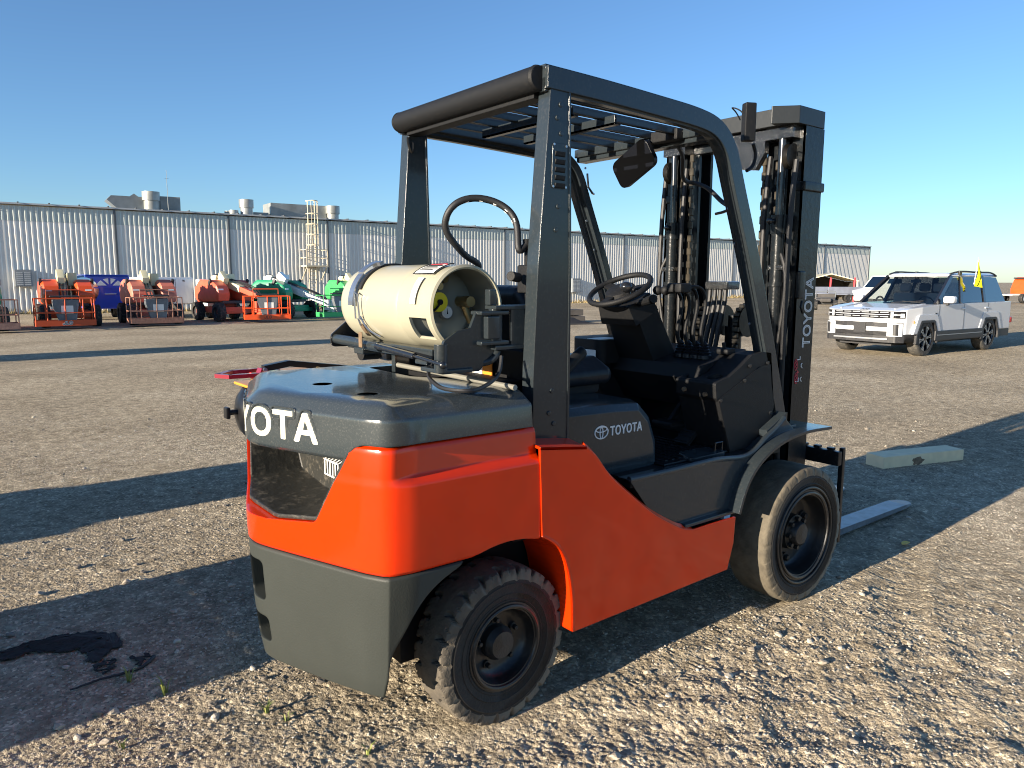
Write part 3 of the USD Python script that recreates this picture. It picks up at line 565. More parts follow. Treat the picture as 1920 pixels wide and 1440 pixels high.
# ---- mast
for s in (-1, 1):
    def sy(m): return mirror_y(m) if s > 0 else m
    chan = lambda ya, yb, x0, x1, z0, z1, t=.014: [bx(x0, x1, ya, ya+t, z0, z1), bx(x0, x0+t*1.3, ya+.001, yb, z0+.001, z1-.001), bx(x1-t*1.3, x1, ya+.001, yb, z0+.001, z1-.001)]
    mo = obj('outer_mast_channel', [sy(k) for k in chan(-.430, -.362, 1.905, 2.070, .25, 2.29)+[rb(1.90, 2.075, -.445, -.36, 1.985, 2.03, .006)]], M['mast_paint'], fk, 30)
    obj('middle_mast_channel', [sy(k) for k in chan(-.352, -.292, 1.915, 2.055, .20, 2.30)], M['mast_paint'], fk, 30)
    obj('inner_mast_channel', [sy(k) for k in chan(-.284, -.214, 1.925, 2.045, .18, 2.26)], M['mast_paint'], fk, 30)
    cy_ = obj('lift_cylinder', [sy(cyl((1.862, -.335, .45), (1.862, -.335, 1.78), .032)), sy(cyl((1.862, -.335, 1.78), (1.862, -.335, 1.87), .038)), sy(cyl((1.862, -.335, 1.52), (1.862, -.335, 1.54), .040))], M['mast_paint'], fk)
    obj('piston_rod', sy(cyl((1.862, -.335, 1.87), (1.862, -.335, 2.29), .019)), M['black_gloss'], cy_)
    obj('bleed_valve', [sy(cyl((1.862, -.335, 1.84), (1.80, -.325, 1.84), .010)), sy(sphere((1.80, -.325, 1.84), .016, 2))], M['black_gloss'], cy_)
    obj('mast_hose', sy(tube(spl([(1.845, -.405, .60), (1.845, -.405, 1.3), (1.86, -.405, 2.0), (1.875, -.405, 2.13)], 30), .013, 8)), M['hose_rubber'], fk)
    obj('mast_hose', sy(tube(spl([(1.85, -.265, .55), (1.85, -.262, 1.3), (1.858, -.26, 2.0), (1.875, -.262, 2.16)], 30), .012, 8)), M['hose_rubber'], fk)
    obj('mast_hose', sy(tube(spl([(1.853, -.378, .70), (1.85, -.376, 1.3), (1.85, -.372, 1.66), (1.86, -.345, 1.70)], 24), .010, 8)), M['hose_rubber'], fk)
    obj('chain_sheave', sy(lathe([(0, -.012), (.045, -.012), (.062, -.014), (.052, 0), (.062, .014), (.045, .012), (0, .012)], 28, 'x').apply_translation((1.868, -.335, 2.19))) if False else sy(lathe([(0, -.014), (.060, -.014), (.048, 0), (.060, .014), (0, .014)], 28, 'y').apply_translation((1.88, -.372, 2.15))), M['greasy_steel'], fk)
    links = []
    for k in range(44):
        z = .55+k*.036
        links.append(sy(rb(1.878, 1.896, -.305, -.300+.012*(k % 2), z-.006, z+.036, .004, 2)))
    obj('lift_chain', links, M['chain_steel'], fk)
    links = []
    for k in range(48): links.append(sy(rb(1.872, 1.893, -.236-.006*(k % 2), -.220+.006*(k % 2), .50+k*.036, .50+k*.036+.042, .004, 2)))
    obj('lift_chain', links, M['chain_steel'], fk)
    obj('tie_bracket', sy(bx(1.84, 1.91, -.40, -.25, 2.235, 2.292)), M['rough_paint'], fk); obj('hose_clip', sy(rb(1.835, 1.90, -.385, -.30, 1.60, 1.625, .005)), M['rough_paint'], fk)
    obj('mast_roller', sy(cyl((1.985, -.292, .62), (1.985, -.36, .62), .05)), M['greasy_steel'], fk)
c1_, c2_, c3_ = [tuple(at(x_, y_, z=2.372)[:2]) for x_, y_ in ((1446, 199), (1501, 197), (1548, 210))]
ch = [(c1_[0]+.06, c1_[1]+.012), c1_, c2_, c3_, (c3_[0]+.05, c3_[1]+.09)]
ch = round_poly(Polygon(ch+[(x_, -y_) for x_, y_ in ch[::-1]]), .004)
obj('mast_crosshead', exy(ch, 2.292, 2.372), M['crosshead_paint'], fk, 30)
for m_ in (rb(1.915, 1.99, -.42, .42, 2.235, 2.287, .008), rb(2.0, 2.05, -.40, .40, 1.02, 1.14, .01), rb(1.93, 2.05, -.42, .42, .40, .56, .01)): obj('mast_cross_member', m_, M['mast_paint'], fk)
obj('rough_weld_plate', [hull([(1.84, -.25, 2.285), (1.84, -.05, 2.285), (1.84, -.25, 2.18), (1.84, -.20, 2.10), (1.84, -.05, 2.12), (1.875, -.25, 2.285), (1.875, -.05, 2.285), (1.875, -.25, 2.18), (1.875, -.20, 2.10), (1.875, -.05, 2.12)])], M['rough_paint'], fk)
# free lift ram in the middle of the mast with its chains and hoses
obj('free_lift_ram', [cyl((2.0, .0, .3), (2.0, .0, 1.30), .045), cyl((2.0, 0, 1.30), (2.0, 0, 1.36), .03)], M['mast_paint'], fk)
for y in (-.075, .075): obj('ram_sheave', lathe([(0, -.02), (.085, -.02), (.068, 0), (.085, .02), (0, .02)], 32, 'y').apply_translation((2.0, y, 1.33)), M['greasy_steel'], fk)
obj('ram_head', rb(1.90, 2.02, -.02, .13, 1.50, 1.545, .01), M['rough_paint'], fk)
for k in range(4):
    y = .01+.034*k; obj('carriage_hose', tube(spl([(1.93, y, 1.52), (1.925, y, 1.44), (1.90, y+.01, 1.30), (1.88, y+.022, 1.15), (1.87, y+.03, .95)], 24), .013, 8), M['hose_rubber'], fk)
for y in (-.075, .17):
    obj('lift_chain', [rb(1.905, 1.925, y-.014-.005*(k % 2), y+.014+.005*(k % 2), .86+k*.032, .86+k*.032+.027, .003, 2) for k in range(15)]+[rb(2.0+.088*math.sin(t)-.012, 2.0+.088*math.sin(t)+.012, y-.016, y+.016, 1.33+.088*math.cos(t)-.011, 1.33+.088*math.cos(t)+.011, .004, 2) for t in np.linspace(-1.5, 1.5, 9)], M['greasy_steel'], fk)
# hoses from the guard to the mast
obj('wiring_loom', tube(spl([at(1262, 262, x=1.24), at(1280, 300, x=1.42), at(1287, 340, x=1.55), at(1300, 343, x=1.6), at(1325, 352, x=1.6), at(1350, 375, x=1.58), at(1375, 392, x=1.50), at(1392, 412, x=1.44)], 40), .011, 8), M['hose_rubber'], fk)
obj('loose_connector', [rodline([at(1370, 392, x=1.52), at(1355, 398, x=1.54), at(1342, 401, x=1.55)], .007, 6)], M['greasy_steel'], fk)
# front work light on its stalk at the right shoulder
obj('head_light', [frame_to(rb(-.026, .026, -.02, .02, -.080, .080, .006), V(.9, -.43, 0), V(.43, .9, 0), V(0, 0, 1), V(1.36, -.485, 2.225)), rodline(spl([at(1412, 270, y=-.48), at(1416, 285, y=-.48), at(1412, 310, y=-.48), at(1400, 320, y=-.48)], 14), .008, 6), rodline(spl([at(1388, 225, y=-.4), at(1378, 208, y=-.4), at(1374, 202, y=-.42), at(1386, 206, y=-.45), at(1396, 216, y=-.47)], 14), .003, 6)], M['black_plastic'], fk)
# the mast's own lettering, outlined and upright
def mast_text(s, h, ring_w, z_at, xc, mat, bold=True, length=None, nm='mast_lettering'):
    p = text_poly(s, h, bold); bb = p.bounds; p = affinity.translate(p, -bb[0], -bb[1]); 
    if length: p = affinity.scale(p, length/p.bounds[2], h/p.bounds[3], origin=(0, 0))
    if ring_w: p = p.difference(p.buffer(-ring_w, join_style=2))
    p = affinity.rotate(p, 90, origin=(0, 0)); p = affinity.translate(p, xc+h/2, z_at)
    obj(nm, exz(p, -.4325, -.4295), mat, fk, False)
zt, zb = at(1510, 520, y=-.43)[2], at(1500, 652, y=-.43)[2]
mast_text('TOYOTA', .072, .0042, zb, 2.010, M['logo_grey'], length=zt-zb)
zb2 = at(1495, 715, y=-.43)[2]
def mk(px_, py_): q = at(px_, py_, y=-.43); return q[0], q[2]
def mline(pts, w): return LineString([mk(*p) for p in pts]).buffer(w, cap_style=2)
for nm_, g_, mm_ in (('mast_mark', mline([(1500, 668), (1499.5, 674), (1494, 674.5)], .0022), 'logo_grey'), ('mast_mark', mline([(1496.5, 708), (1496, 715), (1490, 715.5)], .0022), 'logo_grey'), ('mast_mark', mline([(1503.5, 681), (1501.5, 683), (1501.5, 687), (1503.5, 690)], .0022), 'logo_grey'), ('mast_mark', mline([(1502, 707), (1500, 709), (1500, 713), (1502, 715)], .0022), 'logo_grey'),
        ('red_mast_mark', Polygon([mk(1493, 699), (mk(1497, 699)), (mk(1495, 694))]), 'red_print')): obj(nm_, exz(g_, -.4325, -.4295), M[mm_], fk, False)
for py_ in (684, 709):
    cx_, cz_ = mk(1492, py_); e1 = affinity.translate(affinity.scale(Point(0, 0).buffer(1, 20), .014, .030), cx_, cz_); e2 = affinity.translate(affinity.scale(Point(0, 0).buffer(1, 20), .011, .027), cx_, cz_)
    sq = LineString([(cx_+.006*math.sin(k*1.9), cz_-.022+k*.0055) for k in range(9)]).buffer(.0018)
    obj('red_mast_mark', exz(unary_union([e1.difference(e2), sq]), -.4325, -.4295), M['red_print'], fk, False)
obj('mast_clamp', [rb(1.89, 1.945, -.449, -.425, at(1500, 560, y=-.43)[2], at(1500, 508, y=-.43)[2], .008), rodline([(1.915, -.452, 1.45), (1.90, -.456, 1.42), (1.92, -.456, 1.39)], .006, 6)], M['mast_paint'], fk)
# carriage, backrest and forks
obj('carriage', [rb(2.135, 2.175, -.575, .575, .60, .675, .006), rb(2.135, 2.175, -.575, .575, .24, .31, .006)]+[bx(2.10, 2.136, s*.33-.03, s*.33+.03, .26, .66) for s in (-1, 1)], M['mast_paint'], fk)
for s in (-1, 1): obj('carriage_side_plate', rb(2.178, 2.205, s*.565-.012, s*.565+.012, .18, .69, .004), M['mast_paint'], fk)
for k in range(15): obj('carriage_notch', rb(2.14, 2.17, -.54+k*.075, -.505+k*.075, .676, .690, .003), M['mast_paint'], fk)
def fork(yc):
    w = .0625
    pl = Polygon([(2.18, .72), (2.225, .72), (2.235, .10), (2.27, .066), (3.60, .052), (3.76, .036), (3.76, .030), (3.5, .024), (2.24, .020), (2.185, .06)])
    side = exz(round_poly(pl, .002), yc-w, yc+w)
    return both(side, exy(Polygon([(2.1, yc-w), (3.62, yc-w), (3.71, yc-w*.8), (3.755, yc-w*.3), (3.755, yc+w*.3), (3.71, yc+w*.8), (3.62, yc+w), (2.1, yc+w)]), -1, 2))
for y in (-.235, .235): obj('fork', fork(y), M['fork_steel'], fk, 30)
# ---- wheels
def tyre_mesh(R, W, Rb, nlug, depth, reach, worn, seed, out=-1):
    nt = 352
    t = np.arange(nt)*2*PI/nt
    hw = W/2
    prof = [(Rb, -hw*.80, 0, 0)]
    prof += [(Rb+.010, -hw*.90, 0, 0), (Rb+.02, -hw*.92, 0, 0), (Rb+.022, -hw*.905, 0, 0), (Rb+(R-Rb)*.30, -hw*.955, 0, 0), (Rb+(R-Rb)*.33, -hw*.985, 0, 0), (Rb+(R-Rb)*.36, -hw*.96, 0, 0), (Rb+(R-Rb)*.55, -hw*.985, 0, 0), (Rb+(R-Rb)*.60, -hw*1.01, 0, 0), (Rb+(R-Rb)*.63, -hw*.98, 0, 0), (R-.040, -hw*.985, .25, 1), (R-.022, -hw*.97, 1, 1), (R-.010, -hw*.945, 1, 1)]
    for y in np.linspace(-.89, .89, 26): prof.append((R-.006*abs(y)**4, y*hw, 1, 1))
    prof += [(a, -b, c, d) for a, b, c, d in prof[:13][::-1]]
    p = np.array(prof); yy = p[:, 1][:, None]/hw; r = p[:, 0][:, None]+0*t; wt = p[:, 2][:, None]
    side = np.sign(yy)
    fr = (t[None]*nlug/(2*PI)+.25*side+.12*np.sin((np.abs(yy)-.3)*6)*1.0) % 1.0
    g = np.exp(-((fr-.5)/.10)**4)*sst(1-reach-.06, 1-reach+.06, np.abs(yy))
    sip = np.exp(-((((fr+.5) % 1)-.5)/.022)**4)*sst(.72, .78, np.abs(yy))*.35
    if worn: g = g*sst(.86, .97, np.abs(yy))*.5; sip = sip*0
    nz = meshkit.fbm(np.stack([np.cos(t)[None]*6+0*yy, np.sin(t)[None]*6+0*yy, yy*3+0*t[None]], -1), 3, seed)-.5
    r = r-wt*depth*np.clip(g+sip, 0, 1)+nz*wt*(.008 if worn else .004)
    X, Z, Y = r*np.cos(t), r*np.sin(t), np.broadcast_to(p[:, 1][:, None], r.shape)
    v = np.stack([X, Y, Z], -1).reshape(-1, 3); m = len(p)
    i, j = np.meshgrid(np.arange(m-1), np.arange(nt), indexing='ij')
    q = np.stack([i*nt+j, i*nt+(j+1) % nt, (i+1)*nt+(j+1) % nt, (i+1)*nt+j], -1)
    def sub(i0, i1):
        k = q[i0:i1].reshape(-1, 4); return trimesh.Trimesh(v.copy(), np.vstack([k[:, [0, 2, 1]], k[:, [0, 3, 2]]]), process=False)
    wall = join([sub(0, 10), sub(m-11, m-1)]); tread = sub(10, m-11)
    for k in (wall, tread): k.remove_unreferenced_vertices()
    return tread, wall
def put(m, R3, o): return frame_to(m, R3[0], R3[1], R3[2], o)
def make_wheel(kind, x, y, z, steer, side):
    rear = kind == 'rear'
    R, W, Rb = (.281, .175, .150) if rear else (.334, .225, .212)
    R3 = (V(math.cos(steer)*side, math.sin(steer)*side, 0), V(-math.sin(steer)*side, math.cos(steer)*side, 0), V(0, 0, 1)); o = V(x, y, z)
    tread, wall = tyre_mesh(R, W, Rb, 22 if rear else 26, .021, .62 if rear else .3, not rear, 3)
    w = UsdGeom.Xform.Define(stage, numbered(_p(fk)+'/wheel')).GetPrim(); w.SetCustomDataByKey('label', 'rear steer wheel with chunky block tread' if rear else 'front drive wheel with worn smooth tread')
    obj('tyre', put(wall, R3, o), M['tyre_rubber'], w, 40); obj('tread', put(tread, R3, o), M['tyre_tread' if rear else 'tyre_worn'], w, 30)
    hw = W/2
    dish = .065 if rear else .10
    rim = lathe([(Rb+.012, -hw*.80), (Rb+.010, -hw*.93), (Rb-.002, -hw*.95), (Rb-.016, -hw*.90), (Rb-.022, -hw*.6), (Rb-.03, -hw*.9+dish*.7), (Rb-.05, -hw+dish), (.06, -hw+dish+.008), (.0, -hw+dish+.008)], 72, 'y')
    ring2 = tube(np.array([V((Rb-.004)*math.cos(t), -hw*.93, (Rb-.004)*math.sin(t)) for t in np.linspace(0, 2*PI, 73)[:-1]]), .008, 8, closed=True)
    rm = obj('rim', [put(k, R3, o) for k in ([rim, ring2] if rear else [rim, ring2, tube(np.array([V((Rb+.022)*math.cos(t), -hw*.945, (Rb+.022)*math.sin(t)) for t in np.linspace(0, 2*PI, 73)[:-1]]), .007, 8, closed=True)])], M['rim_paint'], w, 40)
    if rear:
        hub = [lathe([(.062, -hw+dish+.012), (.062, -hw+.045), (.052, -hw+.030), (.048, -hw+.022), (.0, -hw+.020)], 36, 'y')]
        n, rr, sz = 5, .085, .009
    else:
        hub = [lathe([(.09, -hw+dish+.012), (.085, -hw+.06), (.062, -hw+.055), (.055, -hw+.028), (.05, -hw+.022), (0, -hw+.020)], 36, 'y')]
        hub += [lathe([(0, -.018), (.011, -.018), (.011, .0), (0, .0)], 6, 'y').apply_translation((.072*math.cos(t), -hw+.056, .072*math.sin(t))) for t in np.arange(8)*PI/4]
        n, rr, sz = 6, .135, .016
    obj('hub', [put(k, R3, o) for k in hub], M['hub_grey'], w, 30)
    for k in range(n):
        t = k*2*PI/n+.4; c = V(rr*math.cos(t), -hw+dish, rr*math.sin(t))
        obj('wheel_nut', put(join([lathe([(0, -.026), (sz*.9, -.024), (sz, -.018), (sz, .01)], 6, 'y').apply_translation(c), lathe([(0, -.008), (sz*1.5, -.006), (sz*1.6, .01)], 16, 'y').apply_translation(c)]), R3, o), M['hub_grey'], w)
make_wheel('rear', 0, -.457, .272, .038, 1); make_wheel('rear', 0, .457, .272, .038, -1)
make_wheel('front', 1.755, -.527, .330, 0, 1); make_wheel('front', 1.755, .527, .330, 0, -1)
# ---- radiator end and cylinder cradle
obj('radiator_cover', [bx(.02, .30, -.43, .43, 1.02, 1.10), bx(-.05, .12, -.14, .33, 1.06, 1.13), frame_to(bx(0, .012, -.44, .40, -.03, .03), V(1, 0, 0), V(0, 1, 0), V(0, 0, 1), V(.115, 0, 1.13))], M['black_plastic'], fk)
obj('radiator_duct', [rb(.27, .33, -.43, .40, 1.10, 1.28, .01), rb(.14, .26, -.30, .20, 1.10, 1.17, .01)], M['black_plastic'], fk)
obj('cover_rail', [tube([at(746, 684, z=1.20), at(966, 727, z=1.185)], .010, 10)], M['cover_grey'], fk)
obj('warning_decal', [frame_to(bx(-.10, .10, -.002, .002, -.035, .035), V(.1, .995, 0), V(.995, -.1, 0), V(0, 0, 1), V(.262, -.02, 1.19))], M['lamp_orange'], fk)
obj('decal_panel', [frame_to(bx(-.05, .05, -.003, .003, -.03, .03), V(.1, .995, 0), V(.995, -.1, 0), V(0, 0, 1), V(.261, .0, 1.19))], M['white_label'], fk)
TX, TZ, TR = -.030, 1.449, .153
obj('cradle', [rb(TX-.11, TX-.04, -.30, .36, TZ-TR-.028, TZ-TR+.012, .005), rb(TX+.04, TX+.11, -.30, .36, TZ-TR-.028, TZ-TR+.012, .005), rb(TX-.12, TX+.12, -.28, -.20, TZ-TR-.045, TZ-TR-.02, .004), rb(TX-.12, TX+.12, .20, .28, TZ-TR-.045, TZ-TR-.02, .004)], M['grey_paint'], fk)
obj('swing_tube', [tube([(TX-.115, .455, 1.298), (TX-.115, .06, 1.293)], .021, 16), tube([(TX-.115, .06, 1.293), (TX-.06, -.28, 1.283)], .016, 14)], M['grey_paint'], fk)
obj('cradle_end_plate', exz(round_poly(Polygon([(-.17, 1.265), (-.17, 1.315), (-.06, 1.40), (.10, 1.40), (.10, 1.265)]), .02), .448, .456), M['black_gloss'], fk)
obj('gas_strut', [tube([at(706, 649, x=-.21), at(778, 668, x=-.21)], .0115, 12), tube([at(778, 668, x=-.21), at(828, 684, x=-.21)], .006, 10), sphere(at(830, 685, x=-.21), .013)], M['black_gloss'], fk)
yc = -.40
arm = round_poly(Polygon([(-.165, 1.235), (-.175, 1.31), (-.16, 1.345), (-.11, 1.375), (-.055, 1.385), (-.03, 1.44), (.05, 1.44), (.05, 1.30), (-.02, 1.235)]), .008)
obj('swing_arm', [exz(arm, yc-.012, yc+.002), rb(-.175, -.05, -.42, -.28, 1.235, 1.25, .004), cyl((-.172, -.406, 1.24), (-.172, -.406, 1.335), .022)], M['grey_paint'], fk, 30)
obj('hinge_block', [rb(.0, .055, -.435, -.375, 1.345, 1.425, .006), cyl((.055, -.405, 1.318), (.055, -.405, 1.45), .024, n=20), rb(-.03, .09, -.44, -.375, 1.428, 1.442, .004), rb(-.03, .09, -.44, -.375, 1.325, 1.339, .004), cyl((.055, -.405, 1.295), (.055, -.405, 1.325), .013, n=6)], M['grey_paint'], fk, 30)
obj('hinge_bracket', [rb(.03, .20, -.44, -.375, 1.445, 1.460, .004), rb(.03, .20, -.44, -.375, 1.306, 1.322, .004), rb(.10, .20, -.437, -.425, 1.32, 1.447, .003), rb(.02, .05, -.42, -.39, 1.46, 1.515, .004)], M['grey_paint'], fk, 30)
obj('lock_handle', tube(spl([(-.06, -.36, 1.262), (0.0, -.40, 1.262), (.04, -.415, 1.275), (.06, -.41, 1.30)], 16), .013, 10), M['grey_paint'], fk)
obj('dangling_strap', [tube(spl([at(812, 672, x=-.12), at(804, 695, x=-.14), at(812, 716, z=1.205), at(838, 730, z=1.195), at(875, 733, z=1.195), at(912, 722, z=1.20), at(935, 700, x=.02), at(940, 668, x=.05)], 36), .007, 6)], M['hose_rubber'], fk)
obj('fuel_filter', [rb(.185, .235, -.42, -.36, 1.50, 1.60, .006), cyl((.16, -.40, 1.555), (.11, -.42, 1.56), .017, n=14), cyl((.21, -.39, 1.60), (.21, -.39, 1.655), .012, n=6), cyl((.21, -.39, 1.655), (.212, -.39, 1.69), .019, n=6), tube(spl([(.21, -.39, 1.50), (.21, -.39, 1.43), (.215, -.38, 1.40), (.24, -.37, 1.385)], 12), .010, 8)], M['black_plastic'], fk)
obj('vaporiser', [rb(.02, .16, .33, .45, 1.20, 1.31, .03), cyl((-.06, .40, 1.24), (.02, .40, 1.24), .035), rb(-.06, .0, .40, .47, 1.265, 1.30, .005)], M['black_gloss'], fk)
obj('tank_stop_post', bx(.05, .12, .30, .33, 1.10, 1.30), M['grey_paint'], fk)

# ------------------------------------------------------------------ the gas cylinder strapped on the cradle
tk = thing('gas_cylinder', 'cream propane cylinder strapped on its side behind the forklift seat', 'gas cylinder')
def ty(m): return m.apply_translation((TX, 0, TZ))
shell = lathe([(0, .405), (.03, .404), (.07, .397), (.105, .382), (.130, .358), (.146, .330), (TR, .295), (TR, .22), (TR, -.10), (TR-.001, -.118), (TR-.004, -.128), (TR-.010, -.14), (.12, -.17), (.09, -.19), (.05, -.20), (0, -.204)], 72, 'y'); shell.invert()
inner_ = [lathe([(cr_-.0135, -.20), (cr_-.0135, -.338)], 72, 'y') for cr_ in (TR-.006,)]
obj('shell', ty(shell), M['tank_paint'], tk, 50)
cn = 96; cr = TR-.006
co = lathe([(cr, -.120), (cr+.001, -.13), (cr, -.335), (cr+.004, -.345), (cr+.003, -.356), (cr-.006, -.360), (cr-.012, -.352), (cr-.010, -.34), (cr-.010, -.12), (cr, -.12)], cn, 'y'); co.invert()
win = exz(round_poly(Polygon([(-.075, -.04), (.075, -.04), (.075, .04), (-.075, .04)]), .015), 0, 0.01)
slots = []
for t0, hwid in ((-2.62, .30), (-.55, .34)):
    a = np.linspace(t0-hwid, t0+hwid, 14)
    slots.append(hull(np.vstack([np.c_[.09*np.cos(a), np.full(14, yy), .09*np.sin(a)] for yy in (-.205, -.32)]+[np.c_[.22*np.cos(a), np.full(14, yy), .22*np.sin(a)] for yy in (-.205, -.32)])))
co = cut(co, *slots)
li = lathe([(cr-.0105, -.18), (cr-.0105, -.352), (cr-.0118, -.353), (cr-.0118, -.18), (cr-.0105, -.18)], cn, 'y'); li.invert(); li = cut(li, *slots)
obj('collar', ty(co), M['tank_paint'], tk, 40)
obj('collar_shade_lining', ty(li), M['tank_cream_shaded'], tk, 40)  # thin added skin that gives the collar's inner wall painted shade
obj('end_face_shaded', ty(lathe([(TR-.017, -.185), (.10, -.205), (.05, -.212), (0, -.214)], 60, 'y')).copy(), M['tank_cream_shaded'], tk, 50)  # cover over the cream end, its shade painted in
obj('valve', [ty(cyl((.062, -.20, .02), (.062, -.25, .02), .018, n=16)), ty(cyl((.062, -.25, .02), (.062, -.275, .02), .020, n=12)), ty(cyl((.062, -.235, .02), (.09, -.25, -.055), .014, n=12)), ty(cyl((-.035, -.20, .075), (-.035, -.24, .075), .014, n=12)), ty(cyl((-.02, -.20, .10), (-.01, -.235, .105), .018, n=14))], M['brass'], tk)
obj('valve_wheel', ty(cyl((.062, -.275, .02), (.062, -.290, .02), .021, .020, 9)), M['brass'], tk)
obj('dust_cap', [ty(cyl((-.052, -.22, .020), (-.052, -.262, .020), .036, .034, 28))], M['yellow_plastic'], tk)
obj('cap_tether', [ty(rodline(spl([(-.052, -.268, .020), (-.067, -.272, .003), (-.08, -.262, -.012), (-.09, -.235, -.02)], 12), .004, 6)), ty(cyl((-.052, -.262, .020), (-.052, -.27, .020), .010))], M['black_plastic'], tk)
obj('fuel_gauge', ty(cyl((-.002, -.20, -.018), (-.002, -.232, -.018), .026, .025, 24)), M['steel_zinc'], tk)
gf = [ty(cyl((-.002, -.232, -.018), (-.002, -.2345, -.018), .021, n=24))]
obj('gauge_dial', gf, M['white_label'], tk); obj('gauge_needle', [ty(hull([(-.004, -.2348, -.024), (.0, -.2348, -.024), (-.002, -.2348, -.004), (-.004, -.2362, -.024), (.0, -.2362, -.024), (-.002, -.2362, -.004)]))], M['black_plastic'], tk)
def wrap_label(t0, t1, y0, y1, off=.0012, n=14):
    a = np.linspace(t0, t1, n); r0, r1 = TR+off*.2, TR+off+.0008
    v, f = [], []
    out = [hull(np.vstack([[(r*math.cos(t), y, r*math.sin(t)) for r in (r0, r1) for y in (y0, y1)] for t in a[k:k+2]])) for k in range(n-1)]
    return [ty(k) for k in out]
obj('warning_label', wrap_label(1.66, 2.28, -.30, -.165, .0005), M['white_label'], tk)
obj('label_border', wrap_label(1.66, 1.68, -.298, -.167, .0022)+wrap_label(2.26, 2.28, -.298, -.167, .0022)+wrap_label(1.66, 2.28, -.3, -.296, .0022)+wrap_label(1.66, 2.28, -.169, -.165, .0022), M['black_plastic'], tk)
for k in range(6): obj('label_print', wrap_label(1.76+k*.07, 1.785+k*.07, -.285+.02*(k % 2), -.18, .0024, 4), M['red_print' if k == 0 else 'hub_grey'], tk)
obj('paper_strip', wrap_label(2.40, 3.05, -.262, -.228, .0016), M['white_label'], tk)
# band and over-centre latch that hold it
def band(t0, t1, y0, y1, off, th, n):
    a = np.linspace(t0, t1, n); return [ty(hull(np.vstack([[(r*math.cos(t), y, r*math.sin(t)) for r in (TR+off, TR+off+th) for y in (y0, y1)] for t in a[k:k+2]]))) for k in range(n-1)]
obj('tank_band', join(band(-.2, 2.75, .150, .172, .0005, .008, 40)), M['hose_rubber'], fk)
lt = obj('band_latch', [join(band(1.95, 2.35, .175, .215, .020, .004, 8)), join(band(2.35, 3.15, .175, .215, .014, .005, 10)), *band(1.85, 1.95, .15, .215, .002, .022, 3)], M['steel_zinc'], fk, 25)
def tyv(t, r, y): return V(TX+r*math.cos(t), y, TZ+r*math.sin(t))
obj('latch_link', [rodline([tyv(2.85, TR+.022, .168), tyv(3.45, TR+.018, .168), tyv(3.45, TR+.018, .135), tyv(2.9, TR+.022, .135), tyv(2.85, TR+.022, .168)], .0035, 6), rodline([tyv(3.45, TR+.016, .15), tyv(3.62, TR+.016, .15)], .004, 6), tube(spl([tyv(3.4, TR+.01, .14), tyv(3.7, TR+.012, .12), tyv(4.0, TR+.006, .08)], 12), .0035, 6)], M['steel_zinc'], lt)
obj('hanger', [join(band(3.60, 3.95, .138, .165, .010, .004, 6)), rb(TX-.155, TX-.15, .138, .165, 1.285, 1.345, .002)], M['rusty_steel'], fk)
# hose looping up from the cylinder to the lock-off on the post
hp = spl([V(.15, -.06, 1.47), V(.145, -.08, 1.53), at(897, 502, y=-.12), at(880, 484, y=-.16), at(857, 462, y=-.20), at(835, 425, y=-.21), at(848, 388, y=-.24), at(900, 372, y=-.28), at(948, 390, y=-.33), at(970, 430, y=-.37), at(975, 470, y=-.39), V(.213, -.39, 1.68)], 90)
hs = obj('gas_hose', tube(hp, .0125, 12), M['hose_rubber'], fk, 60)
tk_ = np.gradient(hp, axis=0); tk_ /= np.linalg.norm(tk_, axis=1, keepdims=True); tick = []
for k in range(24, 78, 5):
    s1 = np.cross(tk_[k], [0, 1., .2]); s1 /= np.linalg.norm(s1); s2 = np.cross(tk_[k], s1)
    for t in (2.4, 3.6, 4.9): 
        o = hp[k]+.0122*(s1*math.cos(t)+s2*math.sin(t)); tick.append(hull([o+tk_[k]*a*.006+(s1*math.sin(t)-s2*math.cos(t))*b_*.0016+(s1*math.cos(t)+s2*math.sin(t))*c*.0012 for a in (-1, 1) for b_ in (-1, 1) for c in (-1, 1)]))
obj('hose_marking', tick, M['white_label'], hs, False)
# ------------------------------------------------------------------ the long warehouse behind the yard
P('wall_sheet', (.66, .645, .60), .5, var=.07, vscale=1.2, spec=.3, stretch=(1, 1, .12))
P('wall_band', (.42, .46, .43), .45, var=.06, vscale=1.5)
P('wall_trim', (.085, .095, .105), .5); P('wall_trim_pale', (.40, .42, .43), .5)
P('roof_duct', (.27, .28, .265), .45, metal=.3, var=.25, vscale=1.2); P('roof_duct_dark', (.16, .18, .19), .5, var=.2, vscale=2.)
P('cream_steel', (.55, .48, .34), .5, var=.15, vscale=4); P('louvre_grey', (.20, .22, .235), .5)
P('dry_grass', (.34, .25, .11), .9, col2=(.20, .16, .07), vscale=3)
WX0, WY0, WA = 2.45, 48.5, math.radians(-4.0)
WD, WN = V(math.cos(WA), math.sin(WA), 0), V(-math.sin(WA), math.cos(WA), 0)
WTOP, WBASE = 5.74, -.62
def wall_s(px, z=WTOP):
    """distance along the wall of the point seen at that pixel column (roof height)"""
    d = CF+CR*(px-960)/FPX; o = CAM-V(WX0, WY0, 0)
    t = -(o@WN)/(d@WN); return float((o+t*d)@WD)
wh = thing('warehouse', 'long pale ribbed metal warehouse across the back of the yard', 'warehouse', (WX0, WY0, 0), math.degrees(WA))
S_END = wall_s(1613)
seams = [-22., -11.]+[wall_s(p) for p in (10, 235, 442, 622)]
step = seams[-1]-seams[-2]
seams += [wall_s(p) for p in (790, 945, 1058, 1163, 1262, 1363, 1448, 1530)]+[S_END]
